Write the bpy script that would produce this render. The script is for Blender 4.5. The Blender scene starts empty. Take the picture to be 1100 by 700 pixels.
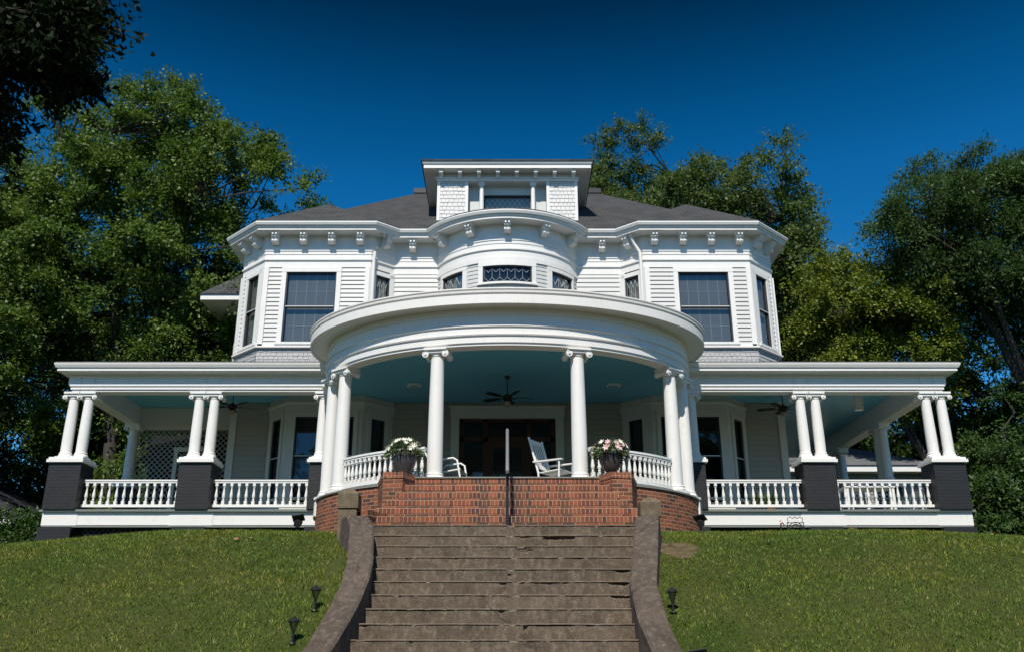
import bpy, math, random
import numpy as np
from mathutils import Vector, Matrix
PI = math.pi; R_ = math.radians
sin, cos, sqrt = math.sin, math.cos, math.sqrt
rng = random.Random(7)
S = bpy.context.scene; COL = S.collection
# ------------------------------------------------------------------ camera, world, sun, exposure
cd = bpy.data.cameras.new('camera'); cam = bpy.data.objects.new('camera', cd); COL.objects.link(cam)
cam.location = (0, 0, 0); cam.rotation_euler = (R_(90 + 19.7), 0, 0)
cd.sensor_width = 36; cd.lens = 977 / 1100 * 36; cd.shift_x = 5.0 / 1100; cd.clip_end = 3000
S.camera = cam
SUN_EL, SUN_AZ = 48.5, -9.0           # azimuth measured from straight behind the camera, minus = from the left
w = bpy.data.worlds.new('World'); S.world = w; w.use_nodes = True
nt = w.node_tree; nt.nodes.clear()
sky = nt.nodes.new('ShaderNodeTexSky'); sky.sky_type = 'NISHITA'; sky.sun_disc = False
sky.sun_elevation = R_(SUN_EL); sky.sun_rotation = R_(180 - SUN_AZ); sky.altitude = 900; sky.air_density = 1.0; sky.dust_density = 0.25; sky.ozone_density = 3.5
hs = nt.nodes.new('ShaderNodeHueSaturation'); hs.inputs['Saturation'].default_value = 1.22; hs.inputs['Hue'].default_value = .49
gm = nt.nodes.new('ShaderNodeGamma'); gm.inputs['Gamma'].default_value = 1.35
bg = nt.nodes.new('ShaderNodeBackground'); bg.inputs['Strength'].default_value = 0.135
wo = nt.nodes.new('ShaderNodeOutputWorld')
nt.links.new(sky.outputs[0], gm.inputs[0]); nt.links.new(gm.outputs[0], hs.inputs['Color'])
tc = nt.nodes.new('ShaderNodeTexCoord'); sx = nt.nodes.new('ShaderNodeSeparateXYZ'); nt.links.new(tc.outputs['Generated'], sx.inputs[0])
rp = nt.nodes.new('ShaderNodeValToRGB'); el = rp.color_ramp.elements       # deep polarised band of sky, darkest around 40 degrees up
while len(el) < 6: el.new(.5)
for e_, (p_, v_) in zip(el, [(0, .52), (.40, .56), (.47, .56), (.54, .42), (.63, .165), (1, .22)]): e_.position = p_; e_.color = (v_, v_, v_, 1)
nt.links.new(sx.outputs[2], rp.inputs[0]); ml = nt.nodes.new('ShaderNodeMixRGB'); ml.blend_type = 'MULTIPLY'; ml.inputs[0].default_value = 1
nt.links.new(hs.outputs[0], ml.inputs[1]); nt.links.new(rp.outputs[0], ml.inputs[2]); nt.links.new(ml.outputs[0], bg.inputs[0]); nt.links.new(bg.outputs[0], wo.inputs[0])
sl = bpy.data.lights.new('sun', 'SUN'); sl.energy = 4.9; sl.angle = R_(.5); sl.color = (1, .95, .87)
sun = bpy.data.objects.new('sun', sl); COL.objects.link(sun)
sd = Vector((sin(R_(SUN_AZ)) * cos(R_(SUN_EL)), -cos(R_(SUN_AZ)) * cos(R_(SUN_EL)), sin(R_(SUN_EL))))
sun.rotation_euler = sd.to_track_quat('Z', 'Y').to_euler(); sun.location = (-5, -20, 30)
S.view_settings.view_transform = 'Standard'; S.view_settings.look = 'None'
S.view_settings.exposure = 0.0; S.view_settings.gamma = 1.0
S.render.engine = 'CYCLES'

# ------------------------------------------------------------------ materials
class N:
    def __init__(s, name):
        s.m = bpy.data.materials.new(name); s.m.use_nodes = True; s.t = s.m.node_tree; s.t.nodes.clear()
        s.out = s.n('ShaderNodeOutputMaterial'); s.b = s.n('ShaderNodeBsdfPrincipled'); s.l(s.b.outputs[0], s.out.inputs[0])
    def n(s, k, **kw):
        x = s.t.nodes.new(k)
        for a, v in kw.items(): setattr(x, a, v)
        return x
    def l(s, a, b): s.t.links.new(a, b)
    def noise(s, scale, detail=4, rough=.6, src=None, stretch=None):
        x = s.n('ShaderNodeTexNoise'); x.inputs['Scale'].default_value = scale; x.inputs['Detail'].default_value = detail; x.inputs['Roughness'].default_value = rough
        v = src or s.geo()
        if stretch:
            mp = s.n('ShaderNodeMapping'); mp.inputs['Scale'].default_value = stretch; s.l(v, mp.inputs[0]); v = mp.outputs[0]
        s.l(v, x.inputs['Vector']); return x.outputs['Fac']
    def geo(s):
        if not hasattr(s, 'g'): s.g = s.n('ShaderNodeTexCoord')
        return s.g.outputs['Object']
    def ramp(s, f, stops):
        x = s.n('ShaderNodeValToRGB'); e = x.color_ramp.elements
        while len(e) < len(stops): e.new(.5)
        for i, (p, c) in enumerate(stops): e[i].position = p; e[i].color = (*c, 1) if len(c) == 3 else c
        s.l(f, x.inputs[0]); return x.outputs[0]
    def mix(s, f, a, b, mode='MIX'):
        x = s.n('ShaderNodeMixRGB', blend_type=mode)
        for i, v in ((0, f), (1, a), (2, b)):
            if hasattr(v, 'links') or hasattr(v, 'is_output'): s.l(v, x.inputs[i])
            elif isinstance(v, (int, float)): x.inputs[i].default_value = v
            else: x.inputs[i].default_value = (*v, 1)
        return x.outputs[0]
    def math(s, op, a, b=0):
        x = s.n('ShaderNodeMath', operation=op)
        for i, v in ((0, a), (1, b)):
            if isinstance(v, (int, float)): x.inputs[i].default_value = v
            else: s.l(v, x.inputs[i])
        return x.outputs[0]
    def col(s, c):
        if isinstance(c, tuple): s.b.inputs['Base Color'].default_value = (*c, 1)
        else: s.l(c, s.b.inputs['Base Color'])
        return s
    def rough(s, r, spec=.5):
        if isinstance(r, (int, float)): s.b.inputs['Roughness'].default_value = r
        else: s.l(r, s.b.inputs['Roughness'])
        s.b.inputs['Specular IOR Level'].default_value = spec; return s
    def bump(s, h, d=.01, st=1):
        x = s.n('ShaderNodeBump'); x.inputs['Distance'].default_value = d; x.inputs['Strength'].default_value = st
        s.l(h, x.inputs['Height']); s.l(x.outputs[0], s.b.inputs['Normal']); return s

def paint(name, c, var=.12, rough=.45, dirt=.25):
    n = N(name); f = n.noise(1.3, 6, .65); g = n.noise(14, 4, .6, stretch=(1, 1, .25))
    d = tuple(x * (1 - var) for x in c); k = n.mix(f, d, c)
    st = n.ramp(g, [(.56, (0, 0, 0)), (.75, (1, 1, 1))])
    dd = tuple(x * q for x, q in zip(c, (.72, .68, .6)))
    k = n.mix(n.math('MULTIPLY', st, dirt), k, dd)
    n.col(k).rough(rough, .35); n.bump(n.noise(60, 3), .002, .4); return n.m
M = {}
M['white'] = paint('white_paint', (.83, .81, .77), .10, .5, .38)
M['trim_grey'] = paint('pale_grey_paint', (.62, .63, .61), .08, .5, .15)
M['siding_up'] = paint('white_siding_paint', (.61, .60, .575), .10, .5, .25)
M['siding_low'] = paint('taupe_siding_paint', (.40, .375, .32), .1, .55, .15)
M['shingle_white'] = paint('white_shingle_paint', (.76, .73, .70), .2, .6, .45)
M['shingle_grey'] = paint('grey_shingle_paint', (.42, .42, .415), .25, .6, .4)
M['lattice'] = paint('taupe_lattice_paint', (.40, .385, .34), .1, .6, .1)
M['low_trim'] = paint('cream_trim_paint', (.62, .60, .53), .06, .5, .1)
M['floor'] = paint('grey_deck_paint', (.20, .22, .20), .2, .5, .3)
M['black_metal'] = paint('black_metal', (.022, .022, .024), .3, .4, .1)
M['bronze'] = paint('dark_bronze_metal', (.03, .024, .018), .3, .4, .1)
M['sash'] = paint('dark_sash_paint', (.05, .052, .055), .2, .4, .1)
M['shade_backing'] = paint('painted_shade_black', (.012, .012, .013), .2, .9, 0)  # near-black: the shade of unlit spaces is put into the colour
M['wood_dark'] = paint('dark_stained_wood', (.085, .036, .02), .4, .35, .1)
M['slate'] = paint('porch_edge_stone', (.26, .26, .22), .3, .8, .4)
M['pot'] = paint('dark_glazed_pot', (.075, .068, .072), .3, .35, .2)
M['stem'] = paint('green_stem', (.06, .09, .03), .3, .6, 0)
M['petal_w'] = paint('white_petals', (.78, .76, .62), .1, .6, 0)
M['petal_p'] = paint('pink_petals', (.78, .55, .52), .25, .6, 0)
M['cushion'] = paint('grey_blue_cushion', (.22, .28, .33), .2, .9, 0)
M['alu'] = paint('grey_galvanised_metal', (.28, .28, .28), .3, .4, .3)
M['terracotta'] = paint('terracotta_pot', (.32, .13, .07), .2, .8, .2)
def ceiling_mat():
    n = N('pale_teal_board_ceiling'); x = n.n('ShaderNodeSeparateXYZ'); n.l(n.geo(), x.inputs[0])
    f = n.math('FRACT', n.math('MULTIPLY', x.outputs[1], 1 / .09))
    g = n.ramp(f, [(0, (0, 0, 0)), (.08, (1, 1, 1)), (.92, (1, 1, 1)), (1, (0, 0, 0))])
    n.col(n.mix(n.noise(1, 3), (.17, .53, .69), (.20, .58, .74))).rough(.4, .4); n.bump(g, .006, 1); return n.m
M['ceiling'] = ceiling_mat()
def pier_mat():
    n = N('charcoal_painted_brick'); b = n.n('ShaderNodeTexBrick'); n.l(uvn(n), b.inputs['Vector'])
    b.inputs['Scale'].default_value = 1; b.inputs['Brick Width'].default_value = .21; b.inputs['Row Height'].default_value = .075; b.inputs['Mortar Size'].default_value = .011
    n.col(n.mix(n.noise(5, 5), (.012, .012, .013), (.026, .025, .026))).rough(.5, .4)
    n.bump(n.math('ADD', n.math('MULTIPLY', b.outputs['Fac'], -1), n.math('MULTIPLY', n.noise(40, 3), .4)), .014, 1); return n.m
def uvn(n):
    u = n.n('ShaderNodeUVMap'); return u.outputs[0]
M['pier'] = pier_mat()
def brick_mat(name, bw, rh, off=.5):
    n = N(name); b = n.n('ShaderNodeTexBrick'); uv = uvn(n)
    ds = n.n('ShaderNodeTexNoise'); ds.inputs['Scale'].default_value = 9; n.l(uv, ds.inputs['Vector'])
    ad = n.n('ShaderNodeVectorMath', operation='MULTIPLY_ADD'); n.l(ds.outputs['Color'], ad.inputs[0]); ad.inputs[1].default_value = (.008, .008, 0); n.l(uv, ad.inputs[2])
    n.l(ad.outputs[0], b.inputs['Vector'])
    b.offset = off; b.inputs['Scale'].default_value = 1; b.inputs['Brick Width'].default_value = bw; b.inputs['Row Height'].default_value = rh
    b.inputs['Mortar Size'].default_value = .007; b.inputs['Mortar Smooth'].default_value = .25; b.inputs['Bias'].default_value = -.05
    b.inputs['Color1'].default_value = (0, 0, 0, 1); b.inputs['Color2'].default_value = (1, 1, 1, 1); b.inputs['Mortar'].default_value = (.5, .5, .5, 1)
    c = n.ramp(b.outputs['Color'], [(.0, (.075, .04, .034)), (.22, (.17, .055, .034)), (.5, (.29, .078, .036)), (.8, (.40, .105, .045)), (1, (.26, .12, .075))])
    c = n.mix(n.math('MULTIPLY', n.noise(25, 5, .7), .55), c, (.12, .06, .045))
    c = n.mix(b.outputs['Fac'], c, n.mix(n.noise(30, 3), (.34, .23, .14), (.46, .32, .21)))
    c = n.mix(n.math('MULTIPLY', n.ramp(n.noise(1.6, 5), [(.5, (0, 0, 0)), (.75, (1, 1, 1))]), .45), c, (.10, .06, .045))
    n.col(c).rough(.85, .25)
    n.bump(n.math('ADD', n.math('MULTIPLY', b.outputs['Fac'], -1), n.math('MULTIPLY', n.noise(70, 3), .3)), .008, 1); return n.m
M['brick'] = brick_mat('red_brick_stretchers', .205, .072)
M['brick_head'] = brick_mat('red_brick_headers', .072, .112, 0)
def concrete(name, a, b, c, cracks=1.0):
    n = N(name); f = n.noise(2.2, 8, .7); g = n.noise(11, 8, .75, stretch=(1, 1, .6)); h = n.noise(60, 4, .7)
    k = n.mix(n.ramp(f, [(.32, (0, 0, 0)), (.68, (1, 1, 1))]), a, b)
    k = n.mix(n.ramp(g, [(.48, (0, 0, 0)), (.72, (1, 1, 1))]), k, c)
    k = n.mix(n.math('MULTIPLY', n.ramp(h, [(.45, (0, 0, 0)), (.7, (1, 1, 1))]), .5), k, tuple(x * .45 for x in a))
    v = n.n('ShaderNodeTexVoronoi', feature='DISTANCE_TO_EDGE'); v.inputs['Scale'].default_value = .55
    ns = n.n('ShaderNodeTexNoise'); ns.inputs['Scale'].default_value = 2.2; ns.inputs['Detail'].default_value = 6; n.l(n.geo(), ns.inputs['Vector'])
    am = n.n('ShaderNodeVectorMath', operation='MULTIPLY_ADD'); n.l(ns.outputs['Color'], am.inputs[0]); am.inputs[1].default_value = (.5, .5, .5); n.l(n.geo(), am.inputs[2]); n.l(am.outputs[0], v.inputs['Vector'])
    cr = n.ramp(v.outputs[0], [(0, (1, 1, 1)), (.016, (0, 0, 0))])
    msk = n.math('MULTIPLY', n.math('MULTIPLY', cr, cracks), n.ramp(n.noise(.9, 3), [(.46, (0, 0, 0)), (.6, (1, 1, 1))]))
    k = n.mix(msk, k, (.012, .01, .008))
    n.col(k).rough(.92, .2)
    n.bump(n.math('SUBTRACT', n.math('ADD', g, n.math('MULTIPLY', h, .6)), n.math('MULTIPLY', msk, 2)), .014, 1); return n.m
M['step'] = concrete('worn_brown_concrete', (.090, .068, .050), (.17, .133, .098), (.28, .225, .17), .25)
M['step_edge'] = concrete('worn_pale_step_edge', (.18, .14, .10), (.26, .21, .155), (.36, .30, .225), .2)
M['curb'] = concrete('grey_stained_concrete', (.075, .058, .046), (.135, .105, .084), (.22, .18, .145), .5)
M['post'] = concrete('tan_weathered_concrete', (.12, .095, .06), (.19, .15, .10), (.25, .20, .14))
M['walk'] = concrete('pavement_concrete', (.25, .24, .22), (.32, .31, .28), (.36, .34, .3))
def asphalt_mat():
    n = N('asphalt'); n.col(n.mix(n.noise(90, 3), (.035, .035, .035), (.07, .07, .07))).rough(.9); n.bump(n.noise(200, 2), .004); return n.m
M['asphalt'] = asphalt_mat()
def roof_mat(name, a, b):
    n = N(name); t = n.n('ShaderNodeTexBrick'); n.l(uvn(n), t.inputs['Vector'])
    t.inputs['Scale'].default_value = 1; t.inputs['Brick Width'].default_value = .30; t.inputs['Row Height'].default_value = .14; t.inputs['Mortar Size'].default_value = .006
    t.inputs['Color1'].default_value = (0, 0, 0, 1); t.inputs['Color2'].default_value = (1, 1, 1, 1); t.inputs['Mortar'].default_value = (0, 0, 0, 1)
    k = n.mix(t.outputs['Color'], a, b); k = n.mix(n.math('MULTIPLY', n.noise(1.1, 5), .5), k, tuple(x * 1.35 for x in b))
    k = n.mix(t.outputs['Fac'], k, tuple(x * .4 for x in a))
    n.col(k).rough(.9, .25); n.bump(n.math('ADD', n.math('MULTIPLY', t.outputs['Fac'], -1), n.math('MULTIPLY', n.noise(120, 3), .5)), .012, 1); return n.m
M['roof'] = roof_mat('charcoal_asphalt_shingles', (.034, .034, .035), (.078, .077, .078))
M['roof_dark'] = roof_mat('dark_old_shingles', (.02, .02, .024), (.04, .04, .045))
M['roof_grey'] = roof_mat('mid_grey_shingles', (.10, .10, .105), (.16, .16, .165))
def glass_mat(name, tint, refl=1.0, base=.06):
    n = N(name); n.t.nodes.remove(n.b)
    tr = n.n('ShaderNodeBsdfTransparent'); tr.inputs[0].default_value = (*tint, 1)
    gl = n.n('ShaderNodeBsdfGlossy'); gl.inputs['Roughness'].default_value = .03
    fr = n.n('ShaderNodeFresnel'); fr.inputs[0].default_value = 1.6
    bp = n.n('ShaderNodeBump'); bp.inputs['Distance'].default_value = .01; bp.inputs['Strength'].default_value = .25; n.l(n.noise(1.5, 2), bp.inputs['Height']); n.l(bp.outputs[0], gl.inputs['Normal'])
    mx = n.n('ShaderNodeMixShader'); n.l(n.math('ADD', n.math('MULTIPLY', fr.outputs[0], refl), base), mx.inputs[0]); n.l(tr.outputs[0], mx.inputs[1]); n.l(gl.outputs[0], mx.inputs[2])
    n.l(mx.outputs[0], n.out.inputs[0]); return n.m
M['glass'] = glass_mat('window_glass', (.86, .88, .88), .4, .03)
M['glass_dark'] = glass_mat('dark_window_glass', (.5, .52, .55), .5, .02)
def blind_mat():
    n = N('pale_blue_grey_blind'); x = n.n('ShaderNodeSeparateXYZ'); n.l(n.geo(), x.inputs[0])
    f = n.math('FRACT', n.math('MULTIPLY', x.outputs[2], 1 / .05)); g = n.ramp(f, [(0, (.4, .4, .4)), (.25, (1, 1, 1)), (1, (.8, .8, .8))])
    n.col(n.mix(1, (.27, .268, .255), g, 'MULTIPLY')).rough(.6); return n.m
M['blind'] = blind_mat()
def curtain_mat():
    n = N('pale_curtain'); n.col(n.mix(n.noise(6, 3, .6, stretch=(4, 4, .2)), (.26, .26, .22), (.60, .58, .50))).rough(.9); return n.m
M['curtain'] = curtain_mat()
M['curtain_white'] = paint('white_roller_blind', (.86, .83, .74), .05, .9, .05)
def lamp_mat():
    n = N('frosted_glass_shade'); n.col((.30, .24, .15)).rough(.25); return n.m
M['shade'] = lamp_mat()
def disc_mat():
    n = N('recessed_light_glass'); n.col((.35, .55, .62)).rough(.3); return n.m
M['disc'] = disc_mat()
def leaf_mat(name, cols, trans=.35, gloss=.35):
    n = N(name); a = n.n('ShaderNodeAttribute', attribute_name='tint')
    k = n.ramp(a.outputs['Fac'], cols)
    n.col(k).rough(.5, gloss)
    tl = n.n('ShaderNodeBsdfTranslucent'); n.l(n.mix(1, k, (1.1, 1.15, .45), 'MULTIPLY'), tl.inputs[0])
    mx = n.n('ShaderNodeMixShader'); mx.inputs[0].default_value = trans; n.l(n.b.outputs[0], mx.inputs[1]); n.l(tl.outputs[0], mx.inputs[2]); n.l(mx.outputs[0], n.out.inputs[0]); return n.m
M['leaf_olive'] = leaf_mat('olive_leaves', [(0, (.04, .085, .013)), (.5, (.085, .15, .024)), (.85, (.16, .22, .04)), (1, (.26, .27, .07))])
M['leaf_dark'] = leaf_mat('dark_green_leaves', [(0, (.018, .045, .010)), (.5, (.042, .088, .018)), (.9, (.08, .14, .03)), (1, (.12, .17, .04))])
M['leaf_brown'] = leaf_mat('bronzed_green_leaves', [(0, (.035, .07, .018)), (.5, (.075, .125, .03)), (.85, (.13, .175, .045)), (1, (.26, .17, .06))])
M['leaf_yellow'] = leaf_mat('yellow_green_leaves', [(0, (.055, .095, .012)), (.5, (.13, .18, .020)), (.85, (.25, .28, .03)), (1, (.38, .34, .05))])
M['leaf_shade_tint'] = leaf_mat('leaves_painted_shade', [(0, (.006, .012, .005)), (.6, (.012, .022, .008)), (1, (.028, .035, .012))], .15, .08)  # near-black leaf colour: the crown's shade is painted in
M['leaf_plant'] = leaf_mat('potted_plant_leaves', [(0, (.03, .07, .02)), (.6, (.07, .12, .04)), (1, (.22, .26, .14))])
def bark_mat():
    n = N('bark'); n.col(n.mix(n.noise(6, 5, .7, stretch=(3, 3, .4)), (.03, .024, .018), (.085, .07, .055))).rough(.95); n.bump(n.noise(14, 5, .7, stretch=(3, 3, .4)), .03); return n.m
M['bark'] = bark_mat()
def lawn_mat():
    n = N('lawn_soil'); f = n.noise(.55, 6, .6); g = n.noise(30, 4, .7)
    k = n.mix(n.ramp(f, [(.35, (0, 0, 0)), (.65, (1, 1, 1))]), (.05, .08, .015), (.10, .105, .035)); k = n.mix(n.math('MULTIPLY', g, .7), k, (.03, .04, .01))
    n.col(k).rough(.95, .1); n.bump(g, .03); return n.m
M['lawn'] = lawn_mat()
def grass_mat():
    n = N('grass_blades'); a = n.n('ShaderNodeAttribute', attribute_name='tint')
    k = n.ramp(a.outputs['Fac'], [(0, (.030, .066, .008)), (.35, (.095, .170, .018)), (.62, (.175, .26, .036)), (.86, (.30, .34, .08)), (1, (.44, .38, .17))])
    p = n.ramp(n.noise(.7, 5, .65), [(.44, (0, 0, 0)), (.60, (1, 1, 1))]); k = n.mix(n.math('MULTIPLY', p, .8), k, n.mix(1, k, (1.45, 1.05, 1.0), 'MULTIPLY'))
    q = n.ramp(n.noise(2.3, 6, .7), [(.3, (1, 1, 1)), (.5, (0, 0, 0))]); k = n.mix(n.math('MULTIPLY', q, .7), k, n.mix(1, k, (.42, .58, .45), 'MULTIPLY'))
    n.col(k).rough(.55, .25)
    tl = n.n('ShaderNodeBsdfTranslucent'); n.l(k, tl.inputs[0]); mx = n.n('ShaderNodeMixShader'); mx.inputs[0].default_value = .3
    n.l(n.b.outputs[0], mx.inputs[1]); n.l(tl.outputs[0], mx.inputs[2]); n.l(mx.outputs[0], n.out.inputs[0]); return n.m
M['grass'] = grass_mat()
M['dirt'] = concrete('bare_tan_soil', (.075, .062, .028), (.15, .108, .06), (.24, .18, .11))
M['dry_leaf'] = paint('dry_leaf', (.30, .17, .08), .3, .8, .2)

# ------------------------------------------------------------------ mesh helpers
class B:
    def __init__(s): s.v = []; s.f = []; s.uv = []; s.mi = []; s.cur = 0
    def add(s, vs, fs, uvs=None):
        o = len(s.v); s.v += [tuple(p) for p in vs]
        for i, f in enumerate(fs):
            s.f.append(tuple(o + k for k in f)); s.mi.append(s.cur)
            if uvs: s.uv.append(uvs[i])
            else: s.uv.append(None)
        return s
    def quad(s, a, b, c, d, uv=None): return s.add([a, b, c, d], [(0, 1, 2, 3)], [uv] if uv else None)
    def box(s, x0, x1, y0, y1, z0, z1):
        return s.mbox(lambda u, d, z: (u, d, z), x0, x1, y0, y1, z0, z1)
    def mbox(s, F, u0, u1, d0, d1, z0, z1, nu=1):
        us = [u0 + (u1 - u0) * i / nu for i in range(nu + 1)]; vs = []
        for u in us: vs += [F(u, d0, z0), F(u, d1, z0), F(u, d1, z1), F(u, d0, z1)]
        fs = []
        for i in range(nu):
            a = 4 * i; b = a + 4
            for j in range(4): k = (j + 1) % 4; fs.append((a + j, a + k, b + k, b + j))
        fs += [(3, 2, 1, 0), (4 * nu, 4 * nu + 1, 4 * nu + 2, 4 * nu + 3)]
        return s.add(vs, fs)
    def prism(s, poly, z0, z1, caps=True):
        n = len(poly); vs = [(x, y, z0) for x, y in poly] + [(x, y, z1) for x, y in poly]; fs = []; uvs = []; L = 0
        for i in range(n):
            j = (i + 1) % n; d = math.dist(poly[i], poly[j]); fs.append((i, j, n + j, n + i)); uvs.append([(L, z0), (L + d, z0), (L + d, z1), (L, z1)]); L += d
        if caps:
            fs += [tuple(range(n - 1, -1, -1)), tuple(range(n, 2 * n))]; uvs += [[poly[i] for i in range(n - 1, -1, -1)], list(poly)]
        return s.add(vs, fs, uvs)
    def lathe(s, prof, c=(0, 0, 0), n=20, axis='z', cap=True):
        vs = []; fs = []
        for r, z in prof:
            for k in range(n):
                a = 2 * PI * k / n; x, y = r * cos(a), r * sin(a)
                p = (x, y, z) if axis == 'z' else ((x, z, y) if axis == 'y' else (z, x, y)); vs.append((c[0] + p[0], c[1] + p[1], c[2] + p[2]))
        for i in range(len(prof) - 1):
            for k in range(n): j = (k + 1) % n; fs.append((i * n + k, i * n + j, (i + 1) * n + j, (i + 1) * n + k))
        if cap: fs += [tuple(range(n - 1, -1, -1)), tuple((len(prof) - 1) * n + k for k in range(n))]
        return s.add(vs, fs)
    def tube(s, pts, rad, n=8):
        pts = [Vector(p) for p in pts]; vs = []; fs = []; m = len(pts)
        for i, p in enumerate(pts):
            t = (pts[min(i + 1, m - 1)] - pts[max(i - 1, 0)]).normalized()
            a = t.cross(Vector((0, 0, 1)) if abs(t.z) < .9 else Vector((1, 0, 0))).normalized(); b = t.cross(a)
            r = rad[i] if isinstance(rad, (list, tuple)) else rad
            for k in range(n): q = 2 * PI * k / n; vs.append(p + (a * cos(q) + b * sin(q)) * r)
        for i in range(m - 1):
            for k in range(n): j = (k + 1) % n; fs.append((i * n + k, i * n + j, (i + 1) * n + j, (i + 1) * n + k))
        fs += [tuple(range(n - 1, -1, -1)), tuple((m - 1) * n + k for k in range(n))]
        return s.add(vs, fs)
    def loft(s, paths, closed=False):          # paths: list of point lists of equal length
        n = len(paths[0]); vs = [p for P in paths for p in P]; fs = []; uvs = []; m = len(paths)
        L = [[0] for _ in paths]
        for q, P in enumerate(paths):
            for i in range(1, n): L[q].append(L[q][-1] + math.dist(P[i], P[i - 1]))
        H = [0]
        for q in range(1, m): H.append(H[-1] + math.dist(paths[q][n // 2], paths[q - 1][n // 2]))
        for q in range(m if closed else m - 1):
            r = (q + 1) % m; h1 = H[r] if r else H[q] + .1
            for i in range(n - 1):
                fs.append((q * n + i, q * n + i + 1, r * n + i + 1, r * n + i))
                uvs.append([(L[q][i], H[q]), (L[q][i + 1], H[q]), (L[q][i + 1], h1), (L[q][i], h1)])
        if closed:
            fs += [tuple(q * n for q in range(m)), tuple(q * n + n - 1 for q in range(m - 1, -1, -1))]; uvs += [None, None]
        o = len(s.v); s.v += [tuple(p) for p in vs]
        for f, u in zip(fs, uvs): s.f.append(tuple(o + k for k in f)); s.uv.append(u); s.mi.append(s.cur)
        return s
    def sweep(s, path, prof, closed=True):
        return s.loft([[(x, y, z) for x, y in offset(path, d)] for d, z in prof], closed)
    def mesh(s, name, mats, smooth=None):
        me = bpy.data.meshes.new(name); me.from_pydata(s.v, [], s.f); me.update()
        if any(s.uv):
            ul = me.uv_layers.new(name='UVMap'); k = 0; buf = np.zeros(len(me.loops) * 2, dtype=np.float32)
            for f, u in zip(s.f, s.uv):
                if u:
                    for j, q in enumerate(u): buf[2 * (k + j)] = q[0]; buf[2 * (k + j) + 1] = q[1]
                k += len(f)
            ul.data.foreach_set('uv', buf)
        for m_ in (mats if isinstance(mats, (list, tuple)) else [mats]): me.materials.append(M[m_])
        if any(s.mi): me.polygons.foreach_set('material_index', s.mi)
        import bmesh
        bm = bmesh.new(); bm.from_mesh(me); bmesh.ops.recalc_face_normals(bm, faces=bm.faces); bm.to_mesh(me); bm.free()
        if smooth:
            me.polygons.foreach_set('use_smooth', [True] * len(me.polygons)); me.set_sharp_from_angle(angle=R_(smooth))
        return me
def offset(path, d):
    out = []; n = len(path)
    for i, (x, y) in enumerate(path):
        ns = []
        if i > 0: dx, dy = x - path[i - 1][0], y - path[i - 1][1]; l = math.hypot(dx, dy); ns.append((dy / l, -dx / l))
        if i < n - 1: dx, dy = path[i + 1][0] - x, path[i + 1][1] - y; l = math.hypot(dx, dy); ns.append((dy / l, -dx / l))
        nx = sum(a for a, b in ns) / len(ns); ny = sum(b for a, b in ns) / len(ns); q = nx * nx + ny * ny
        out.append((x + nx / q * d, y + ny / q * d))
    return out
def tag(o, label=None, cat=None, group=None, kind=None):
    if label: o['label'] = label
    if cat: o['category'] = cat
    if group: o['group'] = group
    if kind: o['kind'] = kind
    return o
PW = {}
def link(name, me, parent=None, loc=None, rot=None, label=None):
    o = bpy.data.objects.new(name, me); COL.objects.link(o)
    if parent:
        o.parent = parent; o.matrix_parent_inverse = PW[parent.name].inverted()
    mt = Matrix.Identity(4)
    if loc is not None or rot is not None:
        if loc is not None: o.location = loc; mt = Matrix.Translation(loc)
        if rot is not None:
            o.rotation_euler = rot if not isinstance(rot, (int, float)) else (0, 0, rot)
            mt = mt @ o.rotation_euler.to_matrix().to_4x4()
    PW[o.name] = mt
    if label: o['label'] = label
    return o
def obj(name, b, mat, parent=None, smooth=None, **kw): return link(name, b.mesh(name, mat, smooth), parent, **kw)
def thing(name, label, cat, loc=(0, 0, 0), group=None):
    o = bpy.data.objects.new(name, None); COL.objects.link(o); o.location = loc; o.empty_display_size = .3
    PW[o.name] = Matrix.Translation(loc); return tag(o, label, cat, group)
def copy_tree(o, parent=None):
    c = o.copy(); COL.objects.link(c)
    if parent: c.parent = parent
    for ch in [x for x in S.objects if x.parent == o]: copy_tree(ch, c)
    return c
def dup(root, loc, rz, label, group=None):
    c = copy_tree(root); c.location = loc; c.rotation_euler = (0, 0, rz); c['label'] = label
    if group: c['group'] = group
    return c
def wallF(p, q):
    L = math.dist(p, q); t = ((q[0] - p[0]) / L, (q[1] - p[1]) / L); n = (t[1], -t[0])
    return (lambda u, d, z: (p[0] + t[0] * u + n[0] * d, p[1] + t[1] * u + n[1] * d, z)), L
def arcF(cx, cy, r):                                # u = signed arc length from the front point
    return lambda u, d, z: (cx + (r + d) * sin(u / r), cy - (r + d) * cos(u / r), z)

# ------------------------------------------------------------------ terrain, road, steps
def smooth(t): t = max(0, min(1, t)); return t * t * (3 - 2 * t)
def curb_l(Y):   # inner x of the left curb at depth Y
    return -np.interp(Y, [8.5, 9.2, 10.2, 11.25, 11.65, 12.3, 12.9, 13.4, 14.35, 14.7, 15.05], [3.6, 3.05, 2.5, 2.11, 2.02, 1.93, 1.89, 1.92, 2.07, 2.2, 2.36])
def curb_r(Y):
    return np.interp(Y, [8.5, 9.2, 10.2, 11.3, 12, 12.85, 13.3, 14.5, 15.05], [3.1, 2.6, 2.05, 1.71, 1.64, 1.66, 1.76, 2.0, 2.12])
def nose(Y): return 1.95 - .606 * (15 - Y)
prof_y = [8.85, 10, 11, 12, 13, 14, 14.8, 15.5, 16.3, 17.2, 18.5, 21, 30, 60]
prof_z = [-1.6, -.93, -.33, .27, .83, 1.32, 1.64, 1.84, 1.98, 2.09, 2.20, 2.28, 2.25, 1.5]
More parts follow.
